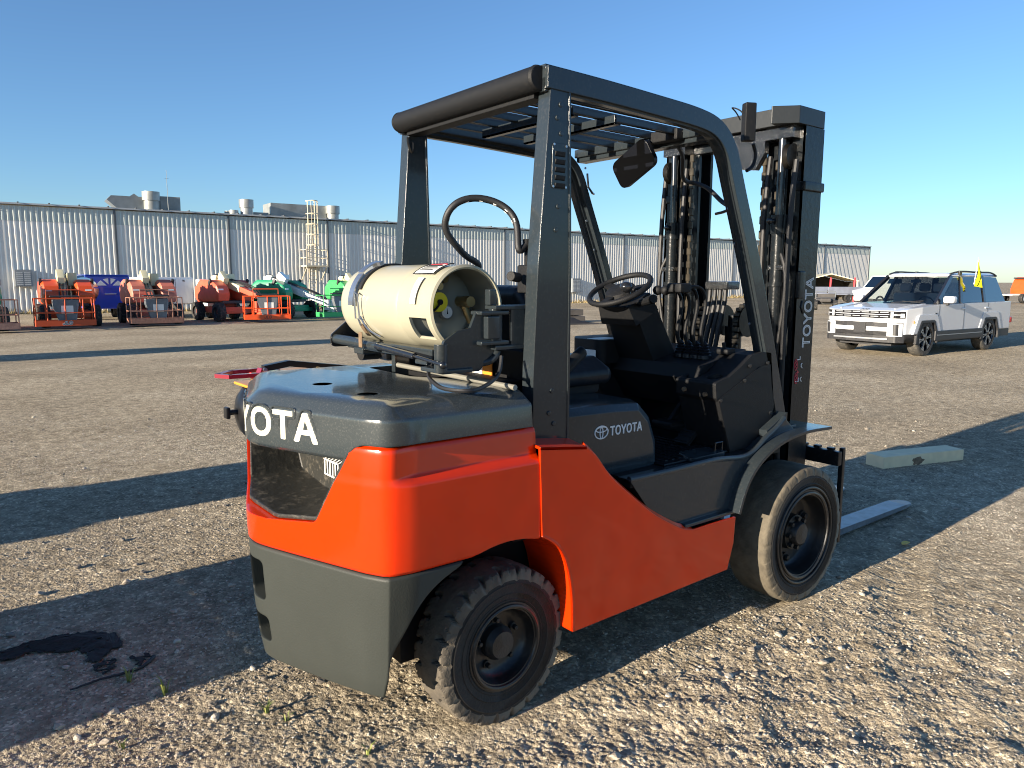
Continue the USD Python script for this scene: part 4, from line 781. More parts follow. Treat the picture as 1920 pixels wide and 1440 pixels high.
def ribs(s0, s1, z0, z1, y, rib=.27, dep=.019):
    n = max(1, int(round((s1-s0)/rib))); w = (s1-s0)/n; xs, ys = [], []
    for k in range(n):
        a = s0+k*w; xs += [a, a+w*.50, a+w*.62, a+w*.86]; ys += [y, y, y-dep, y-dep]
    xs.append(s1); ys.append(y); xs, ys = np.array(xs), np.array(ys); m = len(xs)
    v = np.vstack([np.c_[xs, ys, np.full(m, z0)], np.c_[xs, ys, np.full(m, z1)]]); i = np.arange(m-1)
    return trimesh.Trimesh(v, np.vstack([np.c_[i, i+1, m+i+1], np.c_[i, m+i+1, m+i]]), process=False)
for a, b in zip(seams[:-1], seams[1:]):
    pale = .42
    obj('wall_panel', ribs(a+.10, b-.02, WBASE-.3, 4.78, 0), M['wall_sheet'], wh, False)
    obj('skylight_band', ribs(a+.10, b-.02, 4.782, WTOP-.12, -.012), M['wall_band'], wh, False)
    obj('downpipe', [rb(a-.03, a+.085, -.06, .05, WBASE-.3, WTOP-.05, .02)], M['wall_trim'], wh)
obj('corner_trim', rb(S_END-.08, S_END+.12, -.08, .1, WBASE-.3, WTOP-.02, .02), M['wall_trim'], wh)
obj('eave_gutter', [rb(-22., S_END+.15, -.07, .02, WTOP-.075, WTOP+.04, .02)], M['wall_trim'], wh)
roof_y = 26.; rs = .055
obj('roof', hull([(-22, -.15, WTOP+.041), (S_END+.15, -.15, WTOP+.041), (-22, roof_y, WTOP+.04+roof_y*rs*.5), (S_END+.15, roof_y, WTOP+.04+roof_y*rs*.5), (-22, -.15, WTOP-.05), (S_END+.15, -.15, WTOP-.05), (-22, roof_y, WTOP-.1), (S_END+.15, roof_y, WTOP-.1)]), M['wall_trim_pale'], wh)
sl = []
for k in range(int((S_END+22)/1.5)): sl.append(bx(-22+k*1.5, -21.92+k*1.5, -.24, .5, WTOP+.045, WTOP+.095))
obj('roof_seam', sl, M['wall_trim'], wh, False).SetCustomDataByKey('kind', 'stuff')
obj('end_wall', bx(S_END+.0, S_END+.1, .1, roof_y, WBASE-.3, WTOP+.0), M['wall_sheet'], wh)
obj('back_wall', bx(-22, S_END, roof_y-.1, roof_y, WBASE-.3, WTOP), M['wall_sheet'], wh)
# louvred box vents and doors on the wall
def louvre_box(px0, px1, z0, z1, dep=.7):
    a, b = wall_s(px0), wall_s(px1)
    bo = obj('vent_box', [rb(a, b, -dep, -.03, z0, z1, .02)], M['louvre_grey'], wh)
    obj('louvre_blades', [bx(a+.08, (a+b)/2-.03, -dep-.02, -dep, z0+.08+k*.11, z0+.14+k*.11) for k in range(int((z1-z0-.15)/.11))]+[bx((a+b)/2+.03, b-.08, -dep-.02, -dep, z0+.08+k*.11, z0+.14+k*.11) for k in range(int((z1-z0-.15)/.11))], M['wall_trim_pale'], bo, False)
louvre_box(45, 77, 1.1, 2.05); louvre_box(1063, 1078, .55, 1.75, .6); louvre_box(1128, 1140, .2, 1.5, .8)
# roof plant
def wpt(px, off): return wall_s(px)+0*off
def duct(px, top, w, h, off=2.0):
    s = wall_s(px)*(1+off/60)+.3
    obj('roof_vent_stack', [cyl((s, off, WTOP), (s, off, top-.55), w*.42, n=24), cyl((s, off, top-.55), (s, off, top), w*.5, n=24)], M['roof_duct'], wh)
duct(297, 7.05, 1.05, 0); duct(447, 6.18, .62, 0); duct(471, 6.93, .95, 0); duct(629, 6.85, 1.0, 0); duct(438, 6.15, .5, 0, 2.6)
s0, s1 = wall_s(232), wall_s(371)
obj('roof_plant_hood', [exz(Polygon([(s0, 6.45), (s0+.25, 6.72), (s0+1.3, 6.72), (s0+1.55, 6.9), (s0+1.8, 6.72), (s0+2.1, 6.72), (s0+2.1, 5.9), (s0+.6, 5.9)]), 2.2, 3.6)], M['roof_duct_dark'], wh)
obj('roof_plant_box', [bx(s1-2.1, s1, 2.4, 3.9, 5.8, 6.86), bx(s1-1.2, s1-1.1, 2.36, 2.4, 5.9, 6.8), bx(s1-2.8, s1-2.1, 2.6, 3.6, 6.0, 6.5)], M['roof_duct'], wh)
s0, s1 = wall_s(534), wall_s(668)
obj('roof_plant_box', [bx(s0+.2, s0+4.2, 2.3, 4.2, 5.8, 6.86), bx(s0-1.0, s0, 2.2, 3.2, 5.7, 6.15)], M['roof_duct'], wh)
obj('roof_plant_hood', [exz(Polygon([(s0+4.2, 5.8), (s0+4.2, 6.72), (s1-.6, 6.72), (s1, 6.45), (s1-.7, 6.0), (s1-.7, 5.8)]), 2.5, 4.)], M['roof_duct_dark'], wh)
sa = wall_s(343); obj('roof_aerial', [cyl((sa, 1.5, 5.7), (sa, 1.5, 8.4), .022, .012, 6), cyl((sa-.12, 1.5, 7.9), (sa+.12, 1.5, 7.9), .010, n=6)], M['roof_duct'], wh)
# caged ladder with its landing
sl0 = wall_s(591)
cage = []
for dx in (-.24, .24): cage.append(cyl((sl0+dx, -.30, 2.7), (sl0+dx, -.30, 6.9), .03, n=6))
for k in range(14): cage.append(cyl((sl0-.24, -.30, 2.9+k*.28), (sl0+.24, -.30, 2.9+k*.28), .015, n=5))
aa2 = np.linspace(-PI, 0, 9)
for z in (3.9, 4.6, 5.3, 6.0, 6.85): cage.append(tube([(sl0+.38*math.cos(t), -.34+.70*math.sin(t), z) for t in aa2], .035, 5))
for t in np.linspace(-PI*.85, -PI*.15, 5): cage.append(cyl((sl0+.38*math.cos(t), -.34+.70*math.sin(t), 3.9), (sl0+.38*math.cos(t), -.34+.70*math.sin(t), 6.85), .02, n=5))
obj('ladder_cage', cage, M['cream_steel'], wh)
obj('ladder_landing', [bx(sl0-.75, sl0+.75, -1.3, -.05, 2.42, 2.52)]+[bx(sl0-.75+k*1.45, sl0-.70+k*1.45, -1.3, -1.25, 2.5, 3.6) for k in (0, 1)]+[bx(sl0-.75, sl0+.75, -1.3, -1.26, z, z+.05) for z in (3.0, 3.55)]+[bx(sl0-.75, sl0-.71, -1.3, -.05, z, z+.05) for z in (3.0, 3.55)]+[bx(sl0+.71, sl0+.75, -1.3, -.05, z, z+.05) for z in (3.0, 3.55)]+[hull([(sl0+x, -1.2, 2.4), (sl0+x, -.05, 1.5), (sl0+x, -1.12, 2.4), (sl0+x, -.05, 1.58), (sl0+x+.05, -1.2, 2.4), (sl0+x+.05, -.05, 1.5)]) for x in (-.72, .67)], M['cream_steel'], wh)
obj('ladder', [cyl((sl0+dx, -.25, -.6), (sl0+dx, -.25, 2.5), .03, n=6) for dx in (-.24, .24)]+[cyl((sl0-.24, -.25, -.4+k*.28), (sl0+.24, -.25, -.4+k*.28), .016, n=5) for k in range(11)], M['cream_steel'], wh)
# dry weeds along the foot of the wall
def weeds():
    rng = np.random.default_rng(8); v, f = [], []
    for k in range(5200):
        s = rng.random()*95-4; off = -.05-abs(rng.normal())*.55; h = .12+.35*rng.random()**2; p = V(WX0, WY0, 0)+WD*s+WN*off
        p[2] = ground_macro(p[0], p[1])-.02; a = rng.random()*PI; d = V(math.cos(a), math.sin(a), 0)*.035; l = V(rng.normal()*.1, rng.normal()*.1, h)
        n = len(v); v += [p-d, p+d, p+l]; f.append((n, n+1, n+2))
    return trimesh.Trimesh(np.array(v), np.array(f), process=False)
tag(obj('dry_weeds', weeds(), M['dry_grass'], smooth=False), 'strip of dry yellow weeds along the foot of the warehouse wall', 'weeds', kind='stuff')

# ------------------------------------------------------------------ boom lifts parked in front of it
def gz(x, y): return float(ground_macro(x, y))
P('lift_orange', (.72, .085, .015), .35, coat=.3, var=.08, vscale=4); P('lift_faded', (.52, .15, .095), .55, var=.12, vscale=4); P('lift_red', (.62, .10, .05), .42, var=.1, vscale=4)
P('lift_green', (.014, .24, .11), .4, var=.1, vscale=3); P('lift_bright_green', (.05, .38, .10), .42, var=.1, vscale=3)
P('basket_orange', (.60, .085, .02), .5); P('basket_rust', (.36, .17, .11), .7, var=.25, vscale=10); P('basket_green', (.03, .32, .09), .5)
P('boom_cream', (.66, .60, .38), .45, var=.08, vscale=4); P('boom_white', (.70, .70, .68), .4, var=.1, vscale=4); P('control_grey', (.13, .145, .16), .5, var=.15, vscale=8); P('far_rubber', (.018, .018, .018), .8, dust=.4, dscale=9)
P('dark_metal', (.03, .03, .032), .5)
def lift_wheel(par, x, y, R=.45, w=.36):
    s = 1 if y > 0 else -1
    o = UsdGeom.Xform.Define(stage, numbered(_p(par)+'/wheel')).GetPrim()
    t = lathe([(R*.55, -w/2), (R*.85, -w/2), (R*.97, -w*.42), (R, -w*.3), (R, w*.3), (R*.97, w*.42), (R*.85, w/2), (R*.55, w/2)], 36, 'y'); 
    lug = [rot(rb(R*.96, R*1.03, -w*.44*(k % 2), w*.44*((k+1) % 2), -.025, .025, .008, 2), k*2*PI/22, (0, 1, 0)) for k in range(22)]
    obj('tyre', mv(join([t]+lug), x, y, R), M['far_rubber'], o)
    obj('rim', mv(lathe([(R*.56, -w*.42), (R*.5, -w*.25), (R*.2, -w*.2), (.0, -w*.28)] if s < 0 else [(0, w*.28), (R*.2, w*.2), (R*.5, w*.25), (R*.56, w*.42)], 24, 'y'), x, y, R), M['dark_metal'], o)
def hood_block(x0, x1, y0, y1, z0, z1, r=.22):
    pr = Polygon([(x0+.15, z0), (x1-.05, z0+.05), (x1, z0+.45), (x1-.18, z1-.28), (x1-.75, z1-.02), (x0+.5, z1), (x0, z1-.35), (x0-.05, z0+.3)])
    pr = round_poly(pr, .09)
    core = np.array(pr.exterior.coords); sm = np.array(pr.buffer(-.12).exterior.coords)
    return hull(np.vstack([np.c_[core[:, 0], np.full(len(core), y), core[:, 1]] for y in (y0+.10, y1-.10)]+[np.c_[sm[:, 0], np.full(len(sm), y), sm[:, 1]] for y in (y0, y1)]))
def boom_lift(label, loc, rz, body, basket, boom, boom_rise=.0, bx_=2.35, by_=0., basket_rz=0., deco=None, text=None, arm=0., turn=0., bz=.0):
    t = thing('boom_lift', label, 'boom lift', loc, rz, None)
    obj('chassis', [rb(-1.15, 1.15, -.75, .75, .38, .68, .04), rb(-1.2, -1.0, -1.0, 1.0, .36, .54, .03), rb(1.0, 1.2, -1.0, 1.0, .36, .54, .03), cyl((-.1, 0, .66), (-.1, 0, .86), .5, n=24)], body, t)
    for x in (-1.1, 1.1):
        for y in (-.92, .92): lift_wheel(t, x, y)
    Rt = lambda m: rot(m, turn, (0, 0, 1))
    obj('turntable', Rt(rb(-1.3, 1.0, -.7, .7, .84, .98, .03)), M['dark_metal'], t)
    for s in (-1, 1):
        h = obj('engine_hood', Rt(hood_block(-1.4, 1.05, *((.26, .96) if s > 0 else (-.96, -.26)), .90, 1.98)), body, t, 40)
        obj('exhaust_scoop', Rt(rot(rb(.25, .42, s*.95-.06, s*.95+.06, 1.72, 2.02, .04), .5, (0, 1, 0), (.33, 0, 1.85))), M['dark_metal'], h)
        obj('hood_sticker', Rt(bx(1.055, 1.06, s*.72-.12, s*.72+.12, 1.36, 1.42)) if False else Rt(frame_to(bx(-.005, .005, -.12, .12, -.035, .035), V(.97, 0, .24), V(0, 1, 0), V(-.24, 0, .97), V(.985, s*.72, 1.52))), M['white_label'], h)
    obj('boom_upright', Rt(join([rb(-1.1, -.6, -.22, .22, .95, 2.15, .03), hull([(-.9, -.2, 1.5), (-.9, .2, 1.5), (-.5, -.2, 2.2), (-.5, .2, 2.2), (-.9, -.2, 2.2), (-.9, .2, 2.2)])])), boom, t)
    p0 = V(-1.0, 0, 2.05); p1 = V(bx_-.55, by_*.8, .95+bz+boom_rise)
    d = (p1-p0)/np.linalg.norm(p1-p0); e = np.cross([0, 0, 1.], d); e /= np.linalg.norm(e); n = np.cross(d, e); L = np.linalg.norm(p1-p0)
    obj('main_boom', [frame_to(rb(0, L*.62, -.15, .15, -.17, .17, .02), d, e, n, p0)], boom, t)
    obj('fly_boom', [frame_to(rb(L*.62, L, -.11, .11, -.12, .12, .02), d, e, n, p0)], M['boom_white'] if boom is M['boom_white'] else body, t)
    obj('boom_top_block', [frame_to(rb(-.25, .35, -.30, -.02, .0, .38, .03), V(.8, 0, -.6), V(0, 1, 0), V(.6, 0, .8), V(.1, -.05, 1.95)), rb(-.3, .15, .08, .42, 1.7, 2.25, .02)], boom, t)
    obj('boom_hoses', [tube(spl([p0+V(.1, s*.1, .2), (p0+p1)/2+V(0, s*.12, .28), p1+V(-.1, s*.12, .2), p1+V(.1, s*.1, .05)], 16), .025, 6) for s in (-1, 0, 1)], M['hose_rubber'], t)
    obj('jib', [hull(np.vstack([rb(p1[0]-.15, p1[0]+.15, p1[1]-.2, p1[1]+.2, .45+bz, .98+bz, .02).vertices])), rb(p1[0], p1[0]+.45, p1[1]-.12, p1[1]+.12, .35+bz, .6+bz, .02)], body if boom is not M['boom_white'] else boom, t)
    c = V(bx_, by_, .14+bz); cr, sr = math.cos(basket_rz), math.sin(basket_rz)
    def B(ms): return frame_to(join(ms), V(cr, sr, 0), V(-sr, cr, 0), V(0, 0, 1), c)
    hx, hy, r = .40, 1.02, .022
    rails = []
    for z in (.52, 1.08):
        rails.append(tube([(-hx, -hy, z), (hx, -hy, z), (hx, hy, z), (-hx, hy, z)], r, 6, closed=True))
    for x, y in ((-hx, -hy), (hx, -hy), (-hx, hy), (hx, hy), (hx, -.62), (hx, 0), (hx, .62), (-hx, -.62), (-hx, .62)): rails.append(cyl((x, y, 0), (x, y, 1.08), r, n=6))
    rails.append(tube([(hx-.05, -.62, 1.08), (hx-.05, -.62, 1.42), (hx-.05, .5, 1.42), (hx-.05, .5, 1.08)], r, 6))
    bk = obj('basket', B(rails), basket, t)
    obj('basket_floor', B([rb(-hx, hx, -hy, hy, 0, .04, .01)]), basket, bk)
    obj('toe_board', B([bx(hx+.022, hx+.034, -hy, hy, 0.0, .23), bx(-hx-.034, -hx-.022, -hy, hy, 0, .23), bx(-hx, hx, -hy-.034, -hy-.022, 0, .23), bx(-hx, hx, hy+.022, hy+.034, 0, .23)]), basket, bk)
    obj('control_box', B([hull(np.vstack([rb(hx-.30, hx-.03, -.42, .48, .78, 1.04, .03).vertices, rb(hx-.24, hx-.03, -.22, .36, .10, .3, .03).vertices]))]), M['control_grey'], bk)
    obj('instruction_plate', B([bx(hx-.028, hx-.024, -.14, .28, .48, .80)]), M['white_label'], bk)
    obj('control_shelf', B([rb(hx-.32, hx+.02, -.5, .5, 1.14, 1.19, .02)]), M['dark_metal'], bk)
    if text:
        p = text_poly(text[0], .13, True); p = affinity.skew(p, 12, 0, origin=(0, 0)); b = p.bounds; p = affinity.translate(p, -(b[0]+b[2])/2, .05)
        m = _ext(p, .004); v = m.vertices; m.vertices = np.c_[hx+.036+v[:, 2], v[:, 0], v[:, 1]]
        ol = _ext(p.buffer(.014), .002); v = ol.vertices; ol.vertices = np.c_[hx+.0345+v[:, 2], v[:, 0], v[:, 1]]
        lt_ = obj('basket_lettering', B([mv(m, 0, text[1], 0)]), text[2], bk, False)
        if text[3] is not None: obj('lettering_outline', B([mv(ol, 0, text[1], 0)]), text[3], lt_, False)
    return t
def lift_at(px, D_y, **k): 
    d = CF+CR*(px-960)/FPX; tt = (D_y-CAM[1])/d[1]; x = CAM[0]+tt*d[0]; return (x, D_y, gz(x, D_y))
boom_lift('bright orange boom lift nearest the wall louvre, with white edged letters on its basket', lift_at(138, 34.6), -92, M['lift_orange'], M['basket_orange'], M['boom_cream'], bx_=2.5, by_=-.35, text=('JLG', .05, M['dark_metal'], M['white_label']))
boom_lift('faded salmon boom lift with a rusty basket, in front of a white box truck', lift_at(290, 34.6), -90, M['lift_faded'], M['basket_rust'], M['boom_cream'], bx_=2.5, by_=-.35)
boom_lift('red boom lift with raised cream boom and an orange basket turned aside', lift_at(432, 35.2), -81, M['lift_red'], M['lift_orange'], M['boom_cream'], boom_rise=.25, bx_=2.9, by_=.55, basket_rz=-.40, text=('JLG', .0, M['dark_metal'], None))
boom_lift('dark green boom lift with white boom slanting down to a bright green basket', lift_at(536, 36.), -64, M['lift_green'], M['basket_green'], M['boom_white'], boom_rise=-.2, bx_=3.3, by_=.45, basket_rz=-.40)
boom_lift('light green boom lift farthest right in the row, half behind the gas cylinder', lift_at(662, 37.), -88, M['lift_bright_green'], M['basket_green'], M['boom_cream'], bx_=2.5, by_=-.2)
boom_lift('dark green boom lift with rusty basket cut off by the left edge of the photo', lift_at(-42, 33.3), -88, M['lift_green'], M['basket_rust'], M['boom_white'], bx_=2.5, by_=.2)
# ------------------------------------------------------------------ truck bodies standing between the lifts and the wall
P('truck_blue', (.016, .055, .42), .3, coat=.4, var=.1, vscale=2); P('truck_white', (.62, .62, .60), .4, var=.05, vscale=2); P('chrome', (.75, .75, .74), .12, metal=1.)
def wheelset(par, xs, ys, R, w, mat=None):
    for x in xs:
        for y in ys:
            o = UsdGeom.Xform.Define(stage, numbered(_p(par)+'/wheel')).GetPrim()
            obj('tyre', mv(lathe([(R*.6, -w/2), (R*.92, -w/2), (R, -w*.35), (R, w*.35), (R*.92, w/2), (R*.6, w/2)], 32, 'y'), x, y, R), M['far_rubber'], o)
            obj('rim', mv(lathe([(R*.61, -w*.45), (R*.5, -w*.3), (.0, -w*.3)], 24, 'y') if y < 0 else lathe([(0, w*.3), (R*.5, w*.3), (R*.61, w*.45)], 24, 'y'), x, y, R), mat or M['chrome'], o)
p = lift_at(208, 39.5)
t = thing('tanker_truck', 'blue truck body with half round window and chrome side between two orange lifts', 'truck', p, -90)
obj('body', rb(-3.2, 1.2, -1.0, .95, .55, 2.15, .06), M['truck_blue'], t); obj('roof_rim', rb(-3.2, 1.24, -.98, .93, 2.152, 2.20, .03), M['truck_blue'], t)
obj('polished_tank', mv(lathe([(0, -3.), (.62, -3.), (.72, -2.9), (.72, 1.1), (.62, 1.2), (0, 1.25)], 32, 'x'), 0, -1.05, 1.45), M['chrome'], t)
arc = affinity.scale(Point(0, 0).buffer(.62, 16), 1, .75).intersection(sbox(-1, 0, 1, 1)); hollow = arc.buffer(-.06)
bars = unary_union([LineString([(0, 0), (.9*math.cos(a), .8*math.sin(a))]).buffer(.05) for a in (PI/2, PI*.27, PI*.73)])
gl = affinity.translate(hollow.difference(bars), .05, 1.62)
obj('fan_window', eyz(gl, 1.20, 1.212), M['boom_white'], t, False); obj('door_frame', eyz(affinity.translate(sbox(-.75, 0, .75, 1.0).difference(sbox(-.69, .0, .69, .94)), .05, .6), 1.20, 1.23), M['truck_blue'], t)
obj('handle', tube([(1.2, -.2, 1.28), (1.27, -.2, 1.28), (1.27, .3, 1.28), (1.2, .3, 1.28)], .02, 6), M['chrome'], t)
wheelset(t, (-2.2, .4), (-.8, .8), .42, .26)
p = lift_at(334, 39.5)
t = thing('box_truck', 'white box truck standing behind the faded lift', 'truck', p, -86)
obj('cargo_box', hull(np.vstack([rb(-4.2, .9, -1.1, .8, .7, 2.10, .08).vertices])), M['truck_white'], t)
cabp = Polygon([(1.0, .45), (2.5, .45), (2.55, 1.0), (2.3, 1.2), (1.85, 1.95), (1.0, 2.0)])
obj('rear_door', [rb(.902, .93, -1.0, .7, .75, 2.02, .01)], M['truck_white'], t); obj('door_seam', bx(.931, .936, -.16, -.14, .78, 2.0), M['dark_metal'], t)
obj('side_cab', exz(round_poly(cabp, .06).buffer(0), .86, 1.8), M['truck_white'], t)
obj('side_window', exz(Polygon([(1.3, 1.25), (2.1, 1.25), (1.8, 1.8), (1.3, 1.85)]), .85, .859), M['dark_glass'], t); obj('windscreen', hull([(2.312, 1.0, 1.22), (2.312, 1.66, 1.22), (1.875, 1.02, 1.93), (1.875, 1.64, 1.93), (2.33, 1., 1.22), (1.89, 1.64, 1.93)]), M['dark_glass'], t)
obj('door_mark', [bx(.937, .940, .28, .32, 1.86, 1.95), bx(.937, .940, .22, .27, 1.88, 1.96)], M['dark_metal'], t)
wheelset(t, (-3., 1.9), (-.75, 1.2), .42, .26)

# ------------------------------------------------------------------ the white sport utility car
P('car_white', (.62, .63, .64), .25, coat=.7, spec=.5, bevel=.035); P('car_black', (.022, .022, .024), .5, dust=.12, dscale=30); P('car_gloss_black', (.012, .012, .014), .12, coat=.5)
P('lamp_white', (.55, .57, .60), .15, coat=.5); P('alloy', (.45, .46, .47), .3, metal=.8); P('car_seat', (.32, .28, .23), .7); P('amber', (.8, .28, .04), .3); P('red_lens', (.35, .02, .02), .2, coat=.4); P('silver_trim', (.36, .37, .38), .4, metal=.5)
P('car_tyre', (.055, .052, .046), .85, dust=.5, dscale=12)
cx, cy = 16.52, 5.26
suv = thing('parked_suv', 'white boxy sport utility car with a yellow flag, parked to the right of the mast', 'car', (cx, cy, 0.0), 176.3)
L1, L0, HWD = 2.40, -2.42, .945
side = [(L0+.02, .42), (L0-.0, .75), (L0+.03, 1.09), (-2.28, 1.105), (.95, 1.075), (1.25, 1.07), (2.05, 1.005), (2.34, .955), (2.395, .90), (2.40, .70), (2.37, .42), (2.28, .30), (-2.3, .30)]
pl = round_poly(Polygon([(L0, -.86), (L0+.12, -HWD), (1.75, -HWD), (2.22, -.87), (2.37, -.74), (2.41, -.3), (2.41, .3), (2.37, .74), (2.22, .87), (1.75, HWD), (L0+.12, HWD), (L0, .86)]), .05)
lowb = both(exz(round_poly(Polygon(side), .035), -1.1, 1.1), exy(pl, -.2, 2))
wx = (1.50, -1.315)
def wc_(R, x, y0, y1, z=.36): return exz(affinity.translate(round_poly(Polygon([(-R, -.6), (-R*.98, .08), (-R*.62, R*.86), (R*.62, R*.86), (R*.98, .08), (R, -.6)]), .08), x, z), y0, y1)
cuts = [wc_(.405, x, y0, y1) for x in wx for y0, y1 in ((-1.2, -.60), (.60, 1.2))]
nose = bx(2.33, 2.6, -.80, .80, .885, .975)
lowb = cut(lowb, *cuts, bx(2.30, 2.7, -1, 1, .885, .972) if False else bx(2.395, 2.7, -.2, .2, .9, .96))
cl_up = bx(-3, 3, -2, 2, .47, 2); 
obj('body_shell', both(lowb, cl_up), M['car_white'], suv, 12)
lb = both(lowb, bx(-3, 3, -2, 2, 0, .468)); obj('lower_cladding', lb, M['car_black'], suv, 35)
for x in wx:
    for s in (-1, 1):
        ra_ = wc_(.455, x, s*.90, s*.962) if s > 0 else wc_(.455, x, -.962, -.90); rc = wc_(.40, x, -1.2, 1.2)
        obj('wheel_arch_trim', both(cut(ra_, rc), bx(-3, 3, -2, 2, .27, 2)), M['car_black'], suv, 35)
for x in wx:
    for s in (-1, 1):
        ba = wc_(.60, x, s*.90, s*.957) if s > 0 else wc_(.60, x, -.957, -.90)
        obj('wheel_flare', both(cut(ba, wc_(.452, x, -1.2, 1.2)), bx(-3, 3, -2, 2, .475, 2)), M['car_white'], suv, 12)
bl_ = rb(-1.0, 1.18, .925, .965, .31, .52, .015); obj('sill_trim', [mirror_y(bl_)], M['car_black'], suv); obj('sill_trim', [bl_], M['car_black'], suv)
obj('sill_strip', [rb(-.9, 1.1, s*.966, s*.969, .42, .435, .001) for s in (-1, 1)], M['silver_trim'], suv)
# glasshouse
bp_ = {'a': (1.02, .84, 1.072), 'a2': (.18, .70, 1.665), 'b': (-.02, .865, 1.088), 'b2': (-.22, .715, 1.69), 'c': (-1.12, .865, 1.098), 'c2': (-1.18, .72, 1.69), 'd': (-2.22, .84, 1.105), 'd2': (-1.98, .70, 1.655)}
g = {k: V(*v) for k, v in bp_.items()}
def quad_slab(a, b, c, d, th):
    if th <= .004: return trimesh.Trimesh(np.array([a, b, c, d]), [[0, 1, 2], [0, 2, 3]], process=False)
    return _qs(a, b, c, d, th)
def _qs(a, b, c, d, th):
    n = np.cross(b-a, d-a); n /= np.linalg.norm(n); return hull([p+n*e for p in (a, b, c, d) for e in (-th, th)])
def bar(a, b, w, th): 
    d = (b-a)/np.linalg.norm(b-a); s_ = V(1, 0, 0)-d*d[0]; s_ /= np.linalg.norm(s_); o_ = np.cross(d, s_); return hull([p+s_*u*w+o_*v*th for p in (a, b) for u in (-1, 1) for v in (-1, 1)])
def fy(p, s): return V(p[0], p[1]*s, p[2])
for s in (-1, 1):
    G = {k: fy(v, s) for k, v in g.items()}
    obj('windscreen_pillar', bar(G['a'], G['a2'], .045, .03), M['car_gloss_black'], suv); obj('door_pillar', bar(G['b'], G['b2'], .05, .022), M['car_gloss_black'], suv)
    obj('door_pillar', bar(G['c'], G['c2'], .05, .022), M['car_gloss_black'], suv); obj('rear_pillar', hull([G['d'], G['d2'], G['d']+V(.10, 0, 0), G['d2']+V(.12, 0, 0), G['d']-V(0, s*.1, 0), G['d2']-V(0, s*.1, 0)]), M['car_gloss_black'], suv)
    obj('front_side_window', quad_slab(G['a'], G['b'], G['b2'], G['a2'], .004), M['clear_glass'], suv); obj('rear_side_window', quad_slab(G['b'], G['c'], G['c2'], G['b2'], .004), M['dark_glass'], suv); obj('quarter_window', quad_slab(G['c'], G['d'], G['d2'], G['c2'], .004), M['dark_glass'], suv)
    obj('roof_rail', [tube(spl([G['a2']+V(.0, -s*.02, .06), G['a2']+V(-.25, -s*.01, .10), G['b2']+V(-.5, 0, .085), G['c2']+V(-.2, 0, .08), G['d2']+V(.12, 0, .075), G['d2']+V(.0, 0, .035)], 30), .02, 8)]+[rb(x-.06, x+.06, s*.71-.02, s*.71+.02, 1.70, 1.80, .01) for x in (-.2, -1.1)], M['car_black'], suv)
obj('windscreen', quad_slab(V(1.06, -.82, 1.075), V(1.06, .82, 1.075), V(.20, .68, 1.665), V(.20, -.68, 1.665), .004), M['clear_glass'], suv)
obj('rear_window', quad_slab(V(-2.30, -.78, 1.11), V(-2.30, .78, 1.11), V(-2.05, .66, 1.66), V(-2.05, -.66, 1.66), .004), M['dark_glass'], suv)
rf = [np.c_[np.array(round_poly(Polygon([(.26-i, -.70+i*.6), (.26-i, .70-i*.6), (-.2, .735-i), (-1.2, .74-i), (-2.06+i, .69-i*.6), (-2.06+i, -.69+i*.6), (-1.2, -.74+i), (-.2, -.735+i)]), .06).exterior.coords), np.zeros(0)] if False else (i, z) for i, z in ((0, 1.672), (.02, 1.70), (.09, 1.735), (.22, 1.752))]
rp = []
for i, z in rf:
    q = np.array(round_poly(Polygon([(.24-i, -.69+i*.5), (.24-i, .69-i*.5), (-.2, .735-i), (-1.2, .74-i), (-2.05+i, .69-i*.5), (-2.05+i, -.69+i*.5), (-1.2, -.74+i), (-.2, -.735+i)]), .06).exterior.coords); rp.append(np.c_[q, np.full(len(q), z)])
obj('roof', hull(np.vstack(rp)), M['car_white'], suv, 40)
obj('dashboard', rb(.62, 1.0, -.78, .78, .85, 1.07, .05), M['car_black'], suv)
for x, ys in ((.0, (-.38, .38)), (-.95, (-.42, 0, .42))):
    for y in ys: obj('seat', [hull(np.vstack([rb(x-.06, x+.08, y-.24, y+.24, .75, 1.30, .06, 4).vertices+V(0, 0, 0)])), rb(x-.08, x+.03, y-.13, y+.13, 1.32, 1.52, .05, 4)], M['car_seat'], suv)
obj('cabin_floor', bx(-2.2, 1.0, -.8, .8, .62, .70), M['car_black'], suv)
obj('steering_wheel', tube([V(.50, .38, 1.05)+V(.06*math.cos(t), .18*math.sin(t), .17*math.cos(t)) for t in aa], .015, 8, closed=True), M['car_black'], suv)
obj('inner_mirror', rb(.26, .30, -.11, .11, 1.53, 1.60, .01), M['car_black'], suv)
